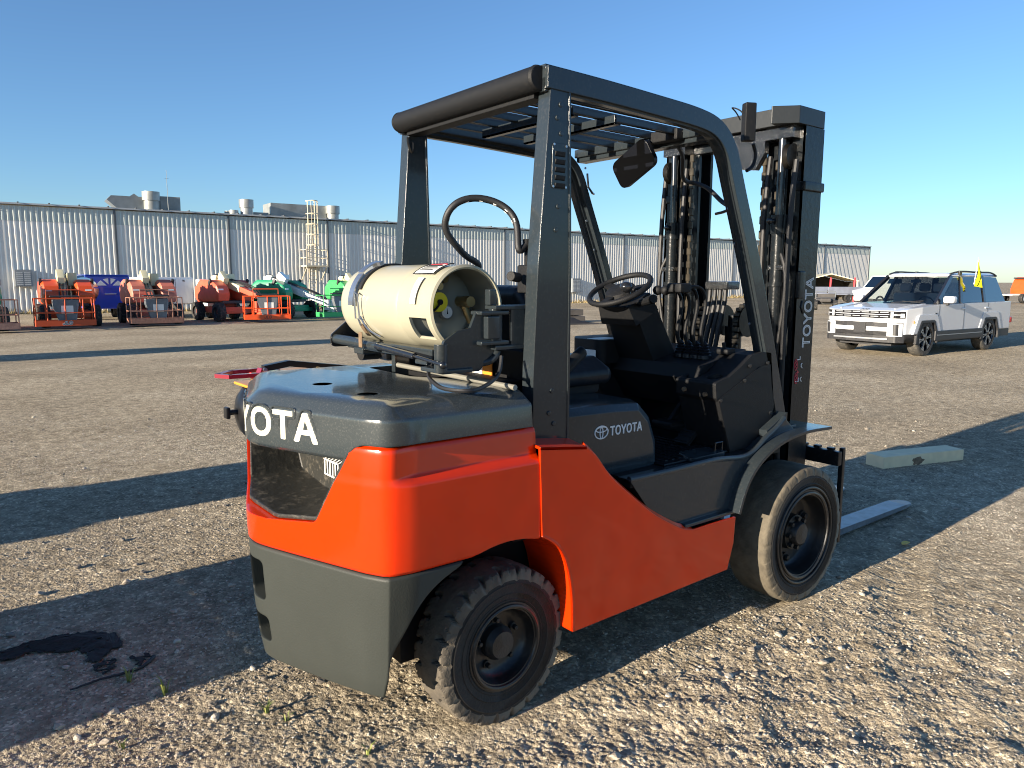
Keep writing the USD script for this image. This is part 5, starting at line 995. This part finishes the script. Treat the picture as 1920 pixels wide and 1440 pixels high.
for s in (-1, 1):
    m_ = obj('door_mirror', [hull(np.vstack([rb(.70, .88, s*1.02-.12, s*1.02+.11, 1.10, 1.25, .045, 4).vertices]))], M['car_white'], suv); obj('mirror_foot', [rb(.72, .80, s*.93-.06, s*.93+.06, 1.05, 1.12, .02)], M['car_black'], m_)
    for x in (.05, -1.05): obj('door_handle', [rb(x-.12, x+.06, s*.947-.012, s*.947+.014, .955, .99, .01)], M['lamp_white'] if x < 0 else M['car_white'], suv)
    for pts_ in ([(1.10, .52), (1.06, 1.07)], [(-.03, .50), (-.03, 1.08)], [(-.95, .60), (-1.12, .85), (-1.14, 1.09)]):
        obj('door_seam', [tube([(x, s*.9445, z) for x, z in pts_], .005, 5)], M['car_black'], suv)
    obj('tail_lamp', [rb(L0-.012, L0+.10, s*.86-.08, s*.86+.09, .60, .74, .02)], M['red_lens'], suv); obj('side_marker', frame_to(rb(-.06, .06, -.006, .006, -.012, .012, .004), V(.6, 0, .8), V(0, 1, 0), V(-.8, 0, .6), V(1.98, s*.925, .70)), M['amber'], suv)
    obj('fender_vent', hull([(1.22, s*.944, .90), (1.14, s*.944, .90), (1.20, s*.944, .78), (1.22, s*.950, .90), (1.14, s*.950, .90), (1.20, s*.950, .78)]), M['car_black'], suv)
# face of the car
fx = 2.398
obj('grille_band', [both(exy(pl.buffer(.006), .80, .945), bx(1.9, 3, -.86, .86, .79, 1.0))], M['car_gloss_black'], suv)
def face(y0, y1, z0, z1, mat, nm, d=.022, par=None): 
    o_ = exy(pl.buffer(d), z0, z1); return obj(nm, both(o_, bx(1.85, 3, y0, y1, z0-.01, z1+.01)), M[mat], par or suv, 35)
for k in range(6):
    y0 = -.585+k*.2
    face(y0, y0+.165, .910, .929, 'silver_trim', 'grille_bar', .012); face(y0, y0+.165, .824, .842, 'silver_trim', 'grille_bar', .012)
face(-.60, .60, .870, .881, 'lamp_white', 'light_bar', .014)
for s in (-1, 1):
    a, b_ = sorted((s*.63, s*.685)); face(a, b_, .815, .935, 'lamp_white', 'head_lamp', .014); a, b_ = sorted((s*.685, s*.80)); face(a, b_, .865, .885, 'lamp_white', 'head_lamp', .014); a, b_ = sorted((s*.80, s*.85)); face(a, b_, .815, .90, 'lamp_white', 'head_lamp', .014)
    a, b_ = sorted((s*.58, s*.84)); face(a, b_, .43, .70, 'car_white', 'bumper_corner', .024); a, b_ = sorted((s*.70, s*.79)); face(a, b_, .45, .68, 'car_black', 'air_curtain', .03)
face(-.84, .84, .445, .71, 'car_black', 'lower_grille', .010); face(-.58, -.14, .53, .615, 'car_white', 'bumper_bar', .020); face(.14, .58, .53, .615, 'car_white', 'bumper_bar', .020); face(-.13, .13, .49, .70, 'car_black', 'plate_holder', .026)
for k in range(4): face(-.56, .56, .452+k*.018, .460+k*.018, 'car_gloss_black', 'grille_slat', .016)
face(-.60, .60, .355, .385, 'silver_trim', 'skid_trim', .03); face(-.86, .86, .30, .44, 'car_black', 'front_valance', .012)
hb = []
for (y0, z0, y1, z1) in ((-.085, .965, -.05, .975), (.05, .975, .085, .985), (-.03, .97, .03, .98), (-.06, .985, -.02, .967), (.02, .985, .06, .967)): hb.append(tube([(2.335-(z0-.96)*3.5, y0, z0-.002), (2.335-(z1-.96)*3.5, y1, z1-.002)], .007, 6))
obj('bonnet_badge', hb, M['car_black'], suv)
obj('bonnet_ridge', [tube(spl([(1.1, s*.66, 1.078), (1.7, s*.64, 1.045), (2.2, s*.60, .985)], 14), .012, 8) for s in (-1, 1)], M['car_white'], suv)
obj('wiper', [tube([(1.08, -.1, 1.092), (.98, .55, 1.14)], .008, 5), tube([(1.08, .6, 1.092), (.99, .1, 1.13)], .008, 5)], M['car_black'], suv)
obj('underbody', [bx(-2.2, 2.2, -.58, .58, .22, .42), bx(-2.3, 2.3, -.2, .2, .3, .6)], M['car_black'], suv)
for x in wx:
    for s in (-1, 1):
        o = UsdGeom.Xform.Define(stage, numbered(_p(suv)+'/wheel')).GetPrim(); R, w = .372, .235
        obj('tyre', mv(lathe([(.262, -w/2), (.33, -w/2-.004), (.36, -w*.45), (R, -w*.36), (R, w*.36), (.36, w*.45), (.33, w/2+.004), (.262, w/2)], 48, 'y'), x, s*.81, R-.004), M['car_tyre'], o)
        obj('rim_barrel', mv(lathe([(.262, -w*.45), (.245, -w*.3), (.24, 0), (.08, 0), (0, 0)], 40, 'y') if s < 0 else lathe([(0, 0), (.08, 0), (.24, 0), (.245, w*.3), (.262, w*.45)], 40, 'y'), x, s*.81, R-.004), M['car_gloss_black'], o)
        for k in range(6):
            t_ = k*PI/3+.2
            q = Polygon([(.04, -.022), (.17, -.022), (.245, -.06), (.262, -.05), (.262, .05), (.245, .06), (.17, .022), (.04, .022)]); in_ = Polygon([(.10, -.008), (.18, -.008), (.22, -.02), (.22, .02), (.18, .008), (.10, .008)])
            sp = exz(q.difference(in_) if True else q, -.012, .012); sp = rot(sp, t_, (0, 1, 0)); obj('spoke', mv(sp, x, s*(.81+w*.40), R-.004), M['alloy'] if True else None, o)
        obj('hub_cap', mv(cyl((0, -.02, 0), (0, .02, 0), .045, n=20), x, s*(.81+w*.40), R-.004), M['car_gloss_black'], o)
# flag clipped to its window
P('flag_yellow', (.72, .66, .0), .7, var=.1, vscale=10)
fg = thing('flag', 'small yellow flag hanging from a pole clipped to the window of the white car', 'flag', (0, 0, 0))
Tm = lambda p: V(cx, cy, 0)+V(p[0]*math.cos(math.radians(176.3))-p[1]*math.sin(math.radians(176.3)), p[0]*math.sin(math.radians(176.3))+p[1]*math.cos(math.radians(176.3)), p[2])
obj('flag_pole', cyl(Tm((-.56, .86, 1.50)), Tm((-.52, .93, 2.10)), .009, .006, 8), M['white_label'], fg)
u, v_ = np.meshgrid(np.linspace(0, 1, 12), np.linspace(0, 1, 14))
px_ = -.535-.17*u*(.25+.75*v_)+.03*np.sin(v_*7+u*3); py_ = .93+.05*np.sin(u*6+v_*3)*(.3+v_); pz_ = 2.05-v_*.58-.10*u-.05*u*np.sin(v_*5)
pp_ = np.stack([Tm(q) for q in np.stack([px_.ravel(), py_.ravel(), pz_.ravel()], 1)]); ii = np.arange(13)[:, None]*12+np.arange(11)[None]; ii = ii.ravel()
ff = np.vstack([np.c_[ii, ii+1, ii+13], np.c_[ii, ii+13, ii+12]])
obj('flag_cloth', trimesh.Trimesh(pp_, ff, process=False), M['flag_yellow'], fg, True)

# ------------------------------------------------------------------ farther things on the right
def far(px, py_ground, D): 
    d = CF+CR*(px-960)/FPX; d = d/(d@CF); p = CAM+d*D; return (p[0], p[1])
P('red_post_paint', (.55, .03, .04), .5); P('shed_roof', (.68, .62, .42), .5); P('shed_dark', (.05, .048, .042), .8); P('flat_grey', (.20, .22, .27), .6, var=.2, vscale=1); P('old_tarp', (.015, .015, .017), .6, bump=.02, bscale=3); P('trailer_steel', (.055, .05, .046), .7, var=.3, vscale=2)
x, y = far(1535, 560, 78.); g0 = gz(x, y)
t = thing('carport', 'small open carport with a cream gable roof by the end of the warehouse', 'carport', (x, y, g0), -50)
zz = (545-527)/FPX*78.
obj('gable_roof', [exz(Polygon([(-2.6, 1.75), (0, 2.45), (2.6, 1.75), (2.6, 1.68), (0, 2.36), (-2.6, 1.68)]), -3, 3)], M['shed_roof'], t); obj('back_sheet', exz(Polygon([(-2.5, 0), (-2.5, 1.68), (0, 2.3), (2.5, 1.68), (2.5, 0)]), 2.8, 2.9), M['shed_dark'], t)
for xx in (-2.45, 2.45): obj('side_sheet', bx(xx-.03, xx+.03, -2.8, 2.8, .0, 1.66), M['shed_dark'], t); obj('post', bx(xx-.06, xx+.06, -2.95, -2.83, 0, 1.7), M['shed_roof'], t)
for px, lab in ((1546, 'red upright post left of the other, in front of the carport'), (1590, 'red upright post nearer the white van, beyond the car bonnet')):
    x, y = far(px, 560, 64.); g0 = gz(x, y)
    po = thing('marker_post', lab, 'post', (x, y, g0)); obj('post', rb(-.07, .07, -.07, .07, 0, 2.05, .02), M['red_post_paint'], po); obj('base_plate', rb(-.2, .2, -.2, .2, 0, .04, .01), M['dark_metal'], po)
x, y = far(1538, 580, 42.); g0 = 0.
t = thing('utility_vehicle', 'dark utility vehicle with a cage rack parked beyond the mast', 'utility vehicle', (x, y, g0), -150)
obj('body', [rb(-.7, .6, -.5, .5, .30, .62, .06), rb(-.2, .1, -.5, .5, .6, .7, .03)], M['dark_metal'], t); obj('bonnet', rb(.62, .95, -.30, .30, .42, .66, .1), M['trailer_steel'], t); obj('cargo_bed', [rb(-1.1, -.3, -.55, .55, .66, .86, .02)], M['trailer_steel'], t)
obj('rack', [tube([(-.2, s*.5, .6), (-.2, s*.5, 1.0), (-1.0, s*.5, 1.0), (-1.0, s*.5, .6)], .025, 6) for s in (-1, 1)]+[cyl((x_, -.5, 1.0), (x_, .5, 1.0), .02, n=6) for x_ in (-.2, -.6, -1.)], M['control_grey'], t); wheelset(t, (-.75, .75), (-.5, .5), .28, .22, M['dark_metal'])
x, y = far(1578, 560, 58.); g0 = 0.
t = thing('flatbed_trailer', 'low grey blue trailer lying between the red posts', 'trailer', (x, y, g0), -30)
obj('deck', [rb(-2.2, 2.2, -1., 1., .55, .68, .02)], M['flat_grey'], t); obj('side_board', [rb(-2.2, 2.2, -1.04, -.98, .68, 1.15, .02)], M['flat_grey'], t); obj('side_board', [rb(-2.2, 2.2, .98, 1.04, .68, 1.15, .02)], M['flat_grey'], t); obj('load', [hull(np.vstack([sphere((a, b_, .75), .4, 1, (1.2, 1, .8)).vertices for a, b_ in ((-1.2, 0), (.2, .1), (1.2, -.1))]))], M['trailer_steel'], t); wheelset(t, (-.5, .5), (-.9, .9), .32, .2, M['dark_metal'])
x, y = far(1660, 560, 50.); g0 = 0.
t = thing('white_van', 'plain white van seen over the bonnet of the white car', 'van', (x, y, g0), 150)
vb = Polygon([(-2.4, .45), (2.0, .45), (2.3, .95), (1.5, 1.15), (.95, 1.95), (-2.3, 2.05), (-2.4, 1.9)])
obj('body', both(exz(round_poly(vb, .08), -.95, .95), eyz(round_poly(Polygon([(-.95, .3), (-.95, 1.2), (-.80, 2.1), (.80, 2.1), (.95, 1.2), (.95, .3)]), .08), -3, 3)), M['truck_white'], t, 35)
obj('windscreen', quad_slab(V(1.50, -.75, 1.19), V(1.50, .75, 1.19), V(1.0, .68, 1.87), V(1.0, -.68, 1.87), .02), M['dark_glass'], t)
for s in (-1, 1): obj('side_window', quad_slab(V(1.2, s*.935, 1.2), V(.0, s*.935, 1.2), V(.0, s*.85, 1.75), V(.85, s*.85, 1.75), .012), M['dark_glass'], t)
wheelset(t, (-1.5, 1.5), (-.85, .85), .34, .22)
x, y = far(1912, 566, 58.); g0 = 0.
t = thing('orange_tractor', 'orange machine with dark cab window and white wheel rims at the right edge', 'machine', (x, y, g0), 160)
tp_ = Polygon([(-.9, .55), (1.0, .6), (1.05, 1.0), (.75, 1.75), (.45, 1.95), (-.8, 1.95), (-.95, 1.2)])
obj('body', exz(round_poly(tp_, .12), -.7, .7), M['lift_orange'], t); obj('cab_window', [bx(-.3, .55, s*.715-.012, s*.715+.012, 1.0, 1.6) for s in (-1, 1)], M['dark_glass'], t); obj('visor', rb(.5, .95, -.6, .6, 1.82, 1.92, .03), M['dark_metal'], t); obj('drawbar', rb(.9, 2.2, -.4, .4, .55, .68, .03), M['truck_white'], t)
wheelset(t, (-.6, 1.5), (-.75, .75), .36, .3, M['truck_white'])
# steel pile and tarpaulin heap by the wall, middle distance
x, y = far(1068, 585, 36.); g0 = gz(x, y)
t = thing('steel_stack', 'stack of dark rusty steel sections lying near the warehouse wall', 'steel stack', (x, y, g0), -20)
for k in range(4): obj('beam', [rb(-1.4, .55-.1*(k > 1), -.5+(k % 2)*.5, -.05+(k % 2)*.5, .02+.32*(k//2), .30+.32*(k//2), .03)], M['trailer_steel'], t)
x, y = far(1072, 592, 33.); g0 = gz(x, y)
def heap():
    rng = np.random.default_rng(4); pts = [(rng.uniform(-1.1, 1.1), rng.uniform(-.5, .5), 0) for _ in range(16)]+[(-.6, 0, .28), (-.2, .1, .34), (.2, -.1, .22), (-.9, 0, .15), (.7, 0, .08)]
    m = subdivide(hull(pts), .12); m.merge_vertices(); v = m.vertices; m.vertices = v+(meshkit.fbm(v*5., 3, 2)-.5)[:, None]*V(.1, .1, .12); return m
tp2 = thing('tarpaulin_heap', 'crumpled black tarpaulin on a low pallet on the gravel', 'tarpaulin', (x, y, g0), -15)
obj('tarpaulin', heap(), M['old_tarp'], tp2, 20); obj('pallet', [bx(-1.0, 1.2, -.5+.3*k, -.38+.3*k, .0, .06) for k in range(4)], M['trailer_steel'], tp2)

# ------------------------------------------------------------------ implement with a red hoop behind the forklift's left side
P('red_guard', (.20, .008, .022), .3, coat=.4); P('red_light', (.70, .05, .06), .35); P('amber_deck', (.62, .27, .02), .35, coat=.3); P('implement_black', (.008, .008, .009), .3)
im = thing('stand_on_implement', 'yellow and black implement with a red hoop guard beyond the rear left of the forklift', 'implement')
IY = 2.6
def ip(px, py, y=IY): return at(px, py, y=y)
hz = float(ip(430, 703)[2]); c0 = ip(437, 704)
hoop = [ip(409, 706, IY), ip(432, 700, IY+.15), ip(488, 699, IY+.16), ip(520, 705, IY+.05), ip(505, 714, IY-.12), ip(432, 712, IY-.10)]
hoop = [V(p[0], p[1], hz) for p in hoop]
segs = []
for a, b_ in zip(hoop, hoop[1:]+hoop[:1]):
    d = (b_-a)/np.linalg.norm(b_-a); e = np.cross([0, 0, 1.], d); segs.append(hull([p+e*u*.020+V(0, 0, w_)*.013 for p in (a-d*.01, b_+d*.01) for u in (-1, 1) for w_ in (-1, 1)]))
obj('hoop_guard', segs, M['red_guard'], im)
obj('hoop_brace', [hull([p+V(0, 0, w_*.02)+V(0, .02*u, 0) for p in (ip(470, 704), ip(505, 712)) for u in (-1, 1) for w_ in (-1, 1)])], M['red_light'], im)
pl_ = [ip(483, 722), ip(497, 712), ip(505, 700), ip(585, 692), ip(660, 690), ip(660, 725)]
dk = Polygon([(p[0], p[2]) for p in pl_]); obj('deck', exz(dk, IY-.22, IY+.22), M['amber_deck'], im); obj('deck_lip', rb(ip(455, 720)[0], ip(490, 720)[0], IY-.2, IY+.2, ip(470, 725)[2], ip(470, 719)[2], .01), M['amber_deck'], im)
obj('deck_sticker', hull([ip(488, 707, IY-.225), ip(495, 702, IY-.225), ip(504, 703, IY-.225), ip(497, 709, IY-.225), ip(488, 707, IY-.222), ip(504, 703, IY-.222)]), M['lamp_orange'], im)
arm_ = [ip(489, 693), ip(493, 691), ip(540, 681), ip(600, 686), ip(650, 690)]
ms = []
for a, b_ in zip(arm_[1:-1], arm_[2:]): ms.append(hull([p+V(0, u*.03, w_*.021) for p in (a, b_) for u in (-1, 1) for w_ in (-1, 1)]))
obj('lever_arm', ms, M['implement_black'], im); obj('arm_pivot', [hull([ip(482, 704)+V(0, u*.04, 0) for u in (-1, 1)]+[ip(487, 690)+V(0, u*.04, 0) for u in (-1, 1)]+[ip(498, 690)+V(0, u*.04, 0) for u in (-1, 1)]+[ip(500, 704)+V(0, u*.04, 0) for u in (-1, 1)])], M['red_guard'], im)
obj('pivot_bolt', [cyl(ip(492, 692)+V(0, -.045, 0), ip(492, 692)+V(0, -.06, 0), .014, n=10)], M['steel_zinc'], im); obj('arm_bolt', [cyl(ip(592, 689)+V(0, -.03, 0), ip(592, 689)+V(0, -.05, 0), .012, n=10)], M['brass'], im)
dc = ip(492, 770); obj('drum', [lathe([(0, -.16), (.06, -.155), (.13, -.13), (.19, -.08), (.215, 0), (.215, .25), (0, .25)], 36, 'x').apply_translation((dc[0]-.02, IY, dc[2]))], M['implement_black'], im)
obj('spindle', [cyl((dc[0]-.23, IY, dc[2]+.01), (dc[0]-.15, IY, dc[2]+.01), .018, n=10), rb(dc[0]-.255, dc[0]-.225, IY-.035, IY+.035, dc[2]-.03, dc[2]+.05, .01)], M['implement_black'], im)
obj('mast_post', [rb(dc[0]-.02, dc[0]+.1, IY-.08, IY+.08, dc[2]+.1, hz-.05, .02)], M['amber_deck'], im)
obj('undercarriage', [rb(dc[0]+.25, dc[0]+1.1, IY-.25, IY+.25, .25, dc[2]+.2, .05), rb(dc[0]+.2, dc[0]+1.3, IY-.3, IY+.3, .12, .26, .03)], M['implement_black'], im); wheelset(im, (dc[0]+.35, dc[0]+1.1), (IY-.32, IY+.32), .18, .12, M['dark_metal'])

# ------------------------------------------------------------------ small things on the ground
P('timber_paint', (.80, .66, .42), .75, var=.08, vscale=12, bump=.003, bscale=40); P('timber_dirt', (.20, .14, .09), .95, var=.4, vscale=40)
a, b_ = at(1656, 882, z=0.), at(1806, 866, z=0.); d = b_-a; Lb = np.linalg.norm(d); d /= Lb; e = V(d[1], -d[0], 0)
tb = thing('timber_beam', 'cream painted timber beam lying on the shaded gravel beyond the fork', 'timber', (0, 0, 0))
hb_ = .115; wb_ = .19
cbm = a-e*0.0; Rm_ = (d, -e, V(0, 0, 1))
obj('beam', frame_to(rb(0, Lb, 0, wb_, 0, hb_, .006, 3), d, -e, V(0, 0, 1), V(a[0], a[1], gz(a[0], a[1])-.004)), M['timber_paint'], tb)
st = at(1738, 869, z=.05); k_ = float((st-a)@d)
blob = Polygon([(k_+.06*math.cos(t)*(1+.18*math.sin(3*t+1)+.10*math.sin(7*t)), .050+.036*math.sin(t)*(1+.15*math.cos(5*t)+.1*math.sin(8*t))) for t in np.linspace(0, 2*PI, 60)[:-1]])
obj('rot_stain', frame_to(exz(blob, -.0015, .0005), d, -e, V(0, 0, 1), V(a[0], a[1], 0)), M['timber_dirt'], tb)
P('black_cloth', (.009, .009, .010), .8, col2=(.035, .031, .027), vscale=26, bump=.004, bscale=60, stretch=(3, 12, 3))
def cloth(pts, seed, h=.03):
    pg = Polygon(pts).buffer(.016).segmentize(.008); e_ = np.array(pg.exterior.coords)
    j_ = meshkit.fbm(np.c_[e_*38, 0*e_[:, :1]], 3, seed)-.5; k2 = meshkit.fbm(np.c_[e_*38+9, 0*e_[:, :1]], 3, seed+5)-.5
    pg = Polygon(e_+np.c_[j_, k2]*.055).buffer(0); pg = max(getattr(pg, 'geoms', [pg]), key=lambda q: q.area)
    rg = np.random.default_rng(seed); bb = pg.bounds
    for _ in range(26):
        q = Point(rg.uniform(bb[0], bb[2]), rg.uniform(bb[1], bb[3])); pg = pg.difference(affinity.scale(q.buffer(.004+.010*rg.random()**2, 3), 1+rg.random(), 1))
    pg = max(getattr(pg, 'geoms', [pg]), key=lambda q: q.area)
    m = exy(pg, 0, .004); m = subdivide(m, .022); m.merge_vertices(); v = m.vertices; nz = meshkit.fbm(np.c_[v[:, 0]*7, v[:, 1]*22, 0*v[:, 0]], 3, seed)
    edge = np.array([pg.exterior.distance(Point(q[0], q[1])) for q in v[:, :2]])
    m.vertices = np.c_[v[:, :2], ground_h(v[:, 0], v[:, 1])+.006+v[:, 2]+nz*h*np.clip(edge/.06, .15, 1)]; return m
g2 = lambda *ps: [tuple(at(x_, y_, z=0)[:2]) for x_, y_ in ps]
tag(obj('cloth_scrap', cloth(g2((-30, 1238), (60, 1212), (110, 1198), (150, 1192), (212, 1196), (222, 1212), (205, 1225), (178, 1240), (170, 1224), (130, 1222), (60, 1224), (0, 1240)), 1), M['black_cloth'], smooth=40), 'torn black cloth lying flat on the gravel at lower left', 'cloth')
tag(obj('rag', cloth(g2((188, 1252), (212, 1242), (214, 1250), (192, 1266)), 2, .02), M['black_cloth'], smooth=40), 'small black rag beside the torn cloth', 'rag')
tag(obj('rubber_strip', cloth(g2((256, 1228), (275, 1222), (278, 1238), (262, 1246)), 3, .02), M['black_cloth'], smooth=40), 'black rubber strip at the tip of the dark twig', 'rubber strip')
def ground_line(px, r, n=30):
    q = spl([at(x_, y_, z=0) for x_, y_ in px], n); q[:, 2] = ground_h(q[:, 0], q[:, 1])+r*.8+.004; return tube(q, np.linspace(r, r*.5, n), 6)
tag(obj('dark_twig', [ground_line(((290, 1234), (262, 1256), (235, 1266), (195, 1276), (160, 1288), (132, 1298)), .007)], M['hose_rubber']), 'long dark twig curving across the gravel below the cloth', 'twig')
P('grass_blade', (.10, .17, .03), .6, col2=(.30, .28, .08), vscale=20); P('leaf_yellow', (.72, .50, .10), .7)
def tuft(px, py, n, h, seed):
    rng = np.random.default_rng(seed); c = at(px, py, z=0); c[2] = float(ground_h(c[0], c[1])); v, f = [], []
    for k in range(n):
        a_ = rng.random()*2*PI; ln = h*(.5+.7*rng.random()); lean = .3+.5*rng.random(); d_ = V(math.cos(a_), math.sin(a_), 0); s_ = V(-d_[1], d_[0], 0)*.0035
        p0 = c+d_*.006; p1 = c+d_*ln*lean*.4+V(0, 0, ln*.6); p2 = c+d_*ln*lean+V(0, 0, ln*.8); i0 = len(v)
        v += [p0-s_, p0+s_, p1-s_*.8, p1+s_*.8, p2]; f += [(i0, i0+1, i0+3), (i0, i0+3, i0+2), (i0+2, i0+3, i0+4)]
    return trimesh.Trimesh(np.array(v), np.array(f), process=False)
for px, py, n, h, sd, lab in ((242, 1278, 9, .075, 1, 'sparse green grass tuft at the edge of the dark twig'), (310, 1303, 9, .08, 2, 'green grass tuft on the line between shade and sun'), (500, 1335, 12, .07, 3, 'grass tuft below the rear bumper corner'), (538, 1352, 5, .04, 4, 'tiny green sprout right of the grass tuft under the bumper'), (230, 1405, 6, .045, 5, 'tiny grass sprout lowest at the left of the photo'), (690, 1410, 6, .04, 6, 'pale green sprout in front of the rear wheel')):
    tag(obj('grass_tuft', tuft(px, py, n, h, sd), M['grass_blade'], smooth=False), lab, 'grass tuft')
lf = at(1698, 1020, z=0); lz = float(ground_h(lf[0], lf[1]))
lm = exy(affinity.translate(affinity.scale(Point(0, 0).buffer(.03, 8), 1.3, .6), lf[0], lf[1]), 0, .002); lm = subdivide(lm, .012); lm.vertices[:, 2] += lz+.012+.3*(np.abs(lm.vertices[:, 1]-lf[1]))
tag(obj('fallen_leaf', lm, M['leaf_yellow'], smooth=False), 'yellow fallen leaf at the edge of the forklift shadow', 'leaf')
# ------------------------------------------------------------------ second forklift outside the left edge; pallets and trailer added for their long shadows
o2 = dup(fk, 'second orange and grey forklift parked behind, outside the left edge of the photo', (-6.6, 3.20, 0), 0., group=None)
pa = thing('added_pallet_stack', 'unseen stack of wooden pallets added to cast a shadow, outside the left edge of the photo', 'pallet stack', (-3.0, .92, 0), 2.)
P('pallet_wood', (.32, .24, .15), .8, var=.3, vscale=8)
for k in range(4):
    z0 = k*.145
    for j in range(7): obj('deck_board', bx(-.6, .6, -.60+j*.187, -.50+j*.187, z0+.10, z0+.122), M['pallet_wood'], pa)
    for j in range(3): obj('bearer', bx(-.6+j*.55, -.5+j*.55, -.6, .62, z0, z0+.0995), M['pallet_wood'], pa)
tr = thing('added_box_trailer', 'unseen white box trailer added to cast a shadow, far outside the left edge of the photo', 'trailer', (-11., 17.6, gz(-11, 17.6)), 0.)
obj('box', rb(-5, 4, -1.25, 1.25, 1.0, 3.6, .05), M['truck_white'], tr); obj('landing_leg', [bx(2.4, 2.6, s*.8-.08, s*.8+.08, 0, 1.0) for s in (-1, 1)], M['dark_metal'], tr); wheelset(tr, (-4, -2.7), (-1., 1.), .5, .3)
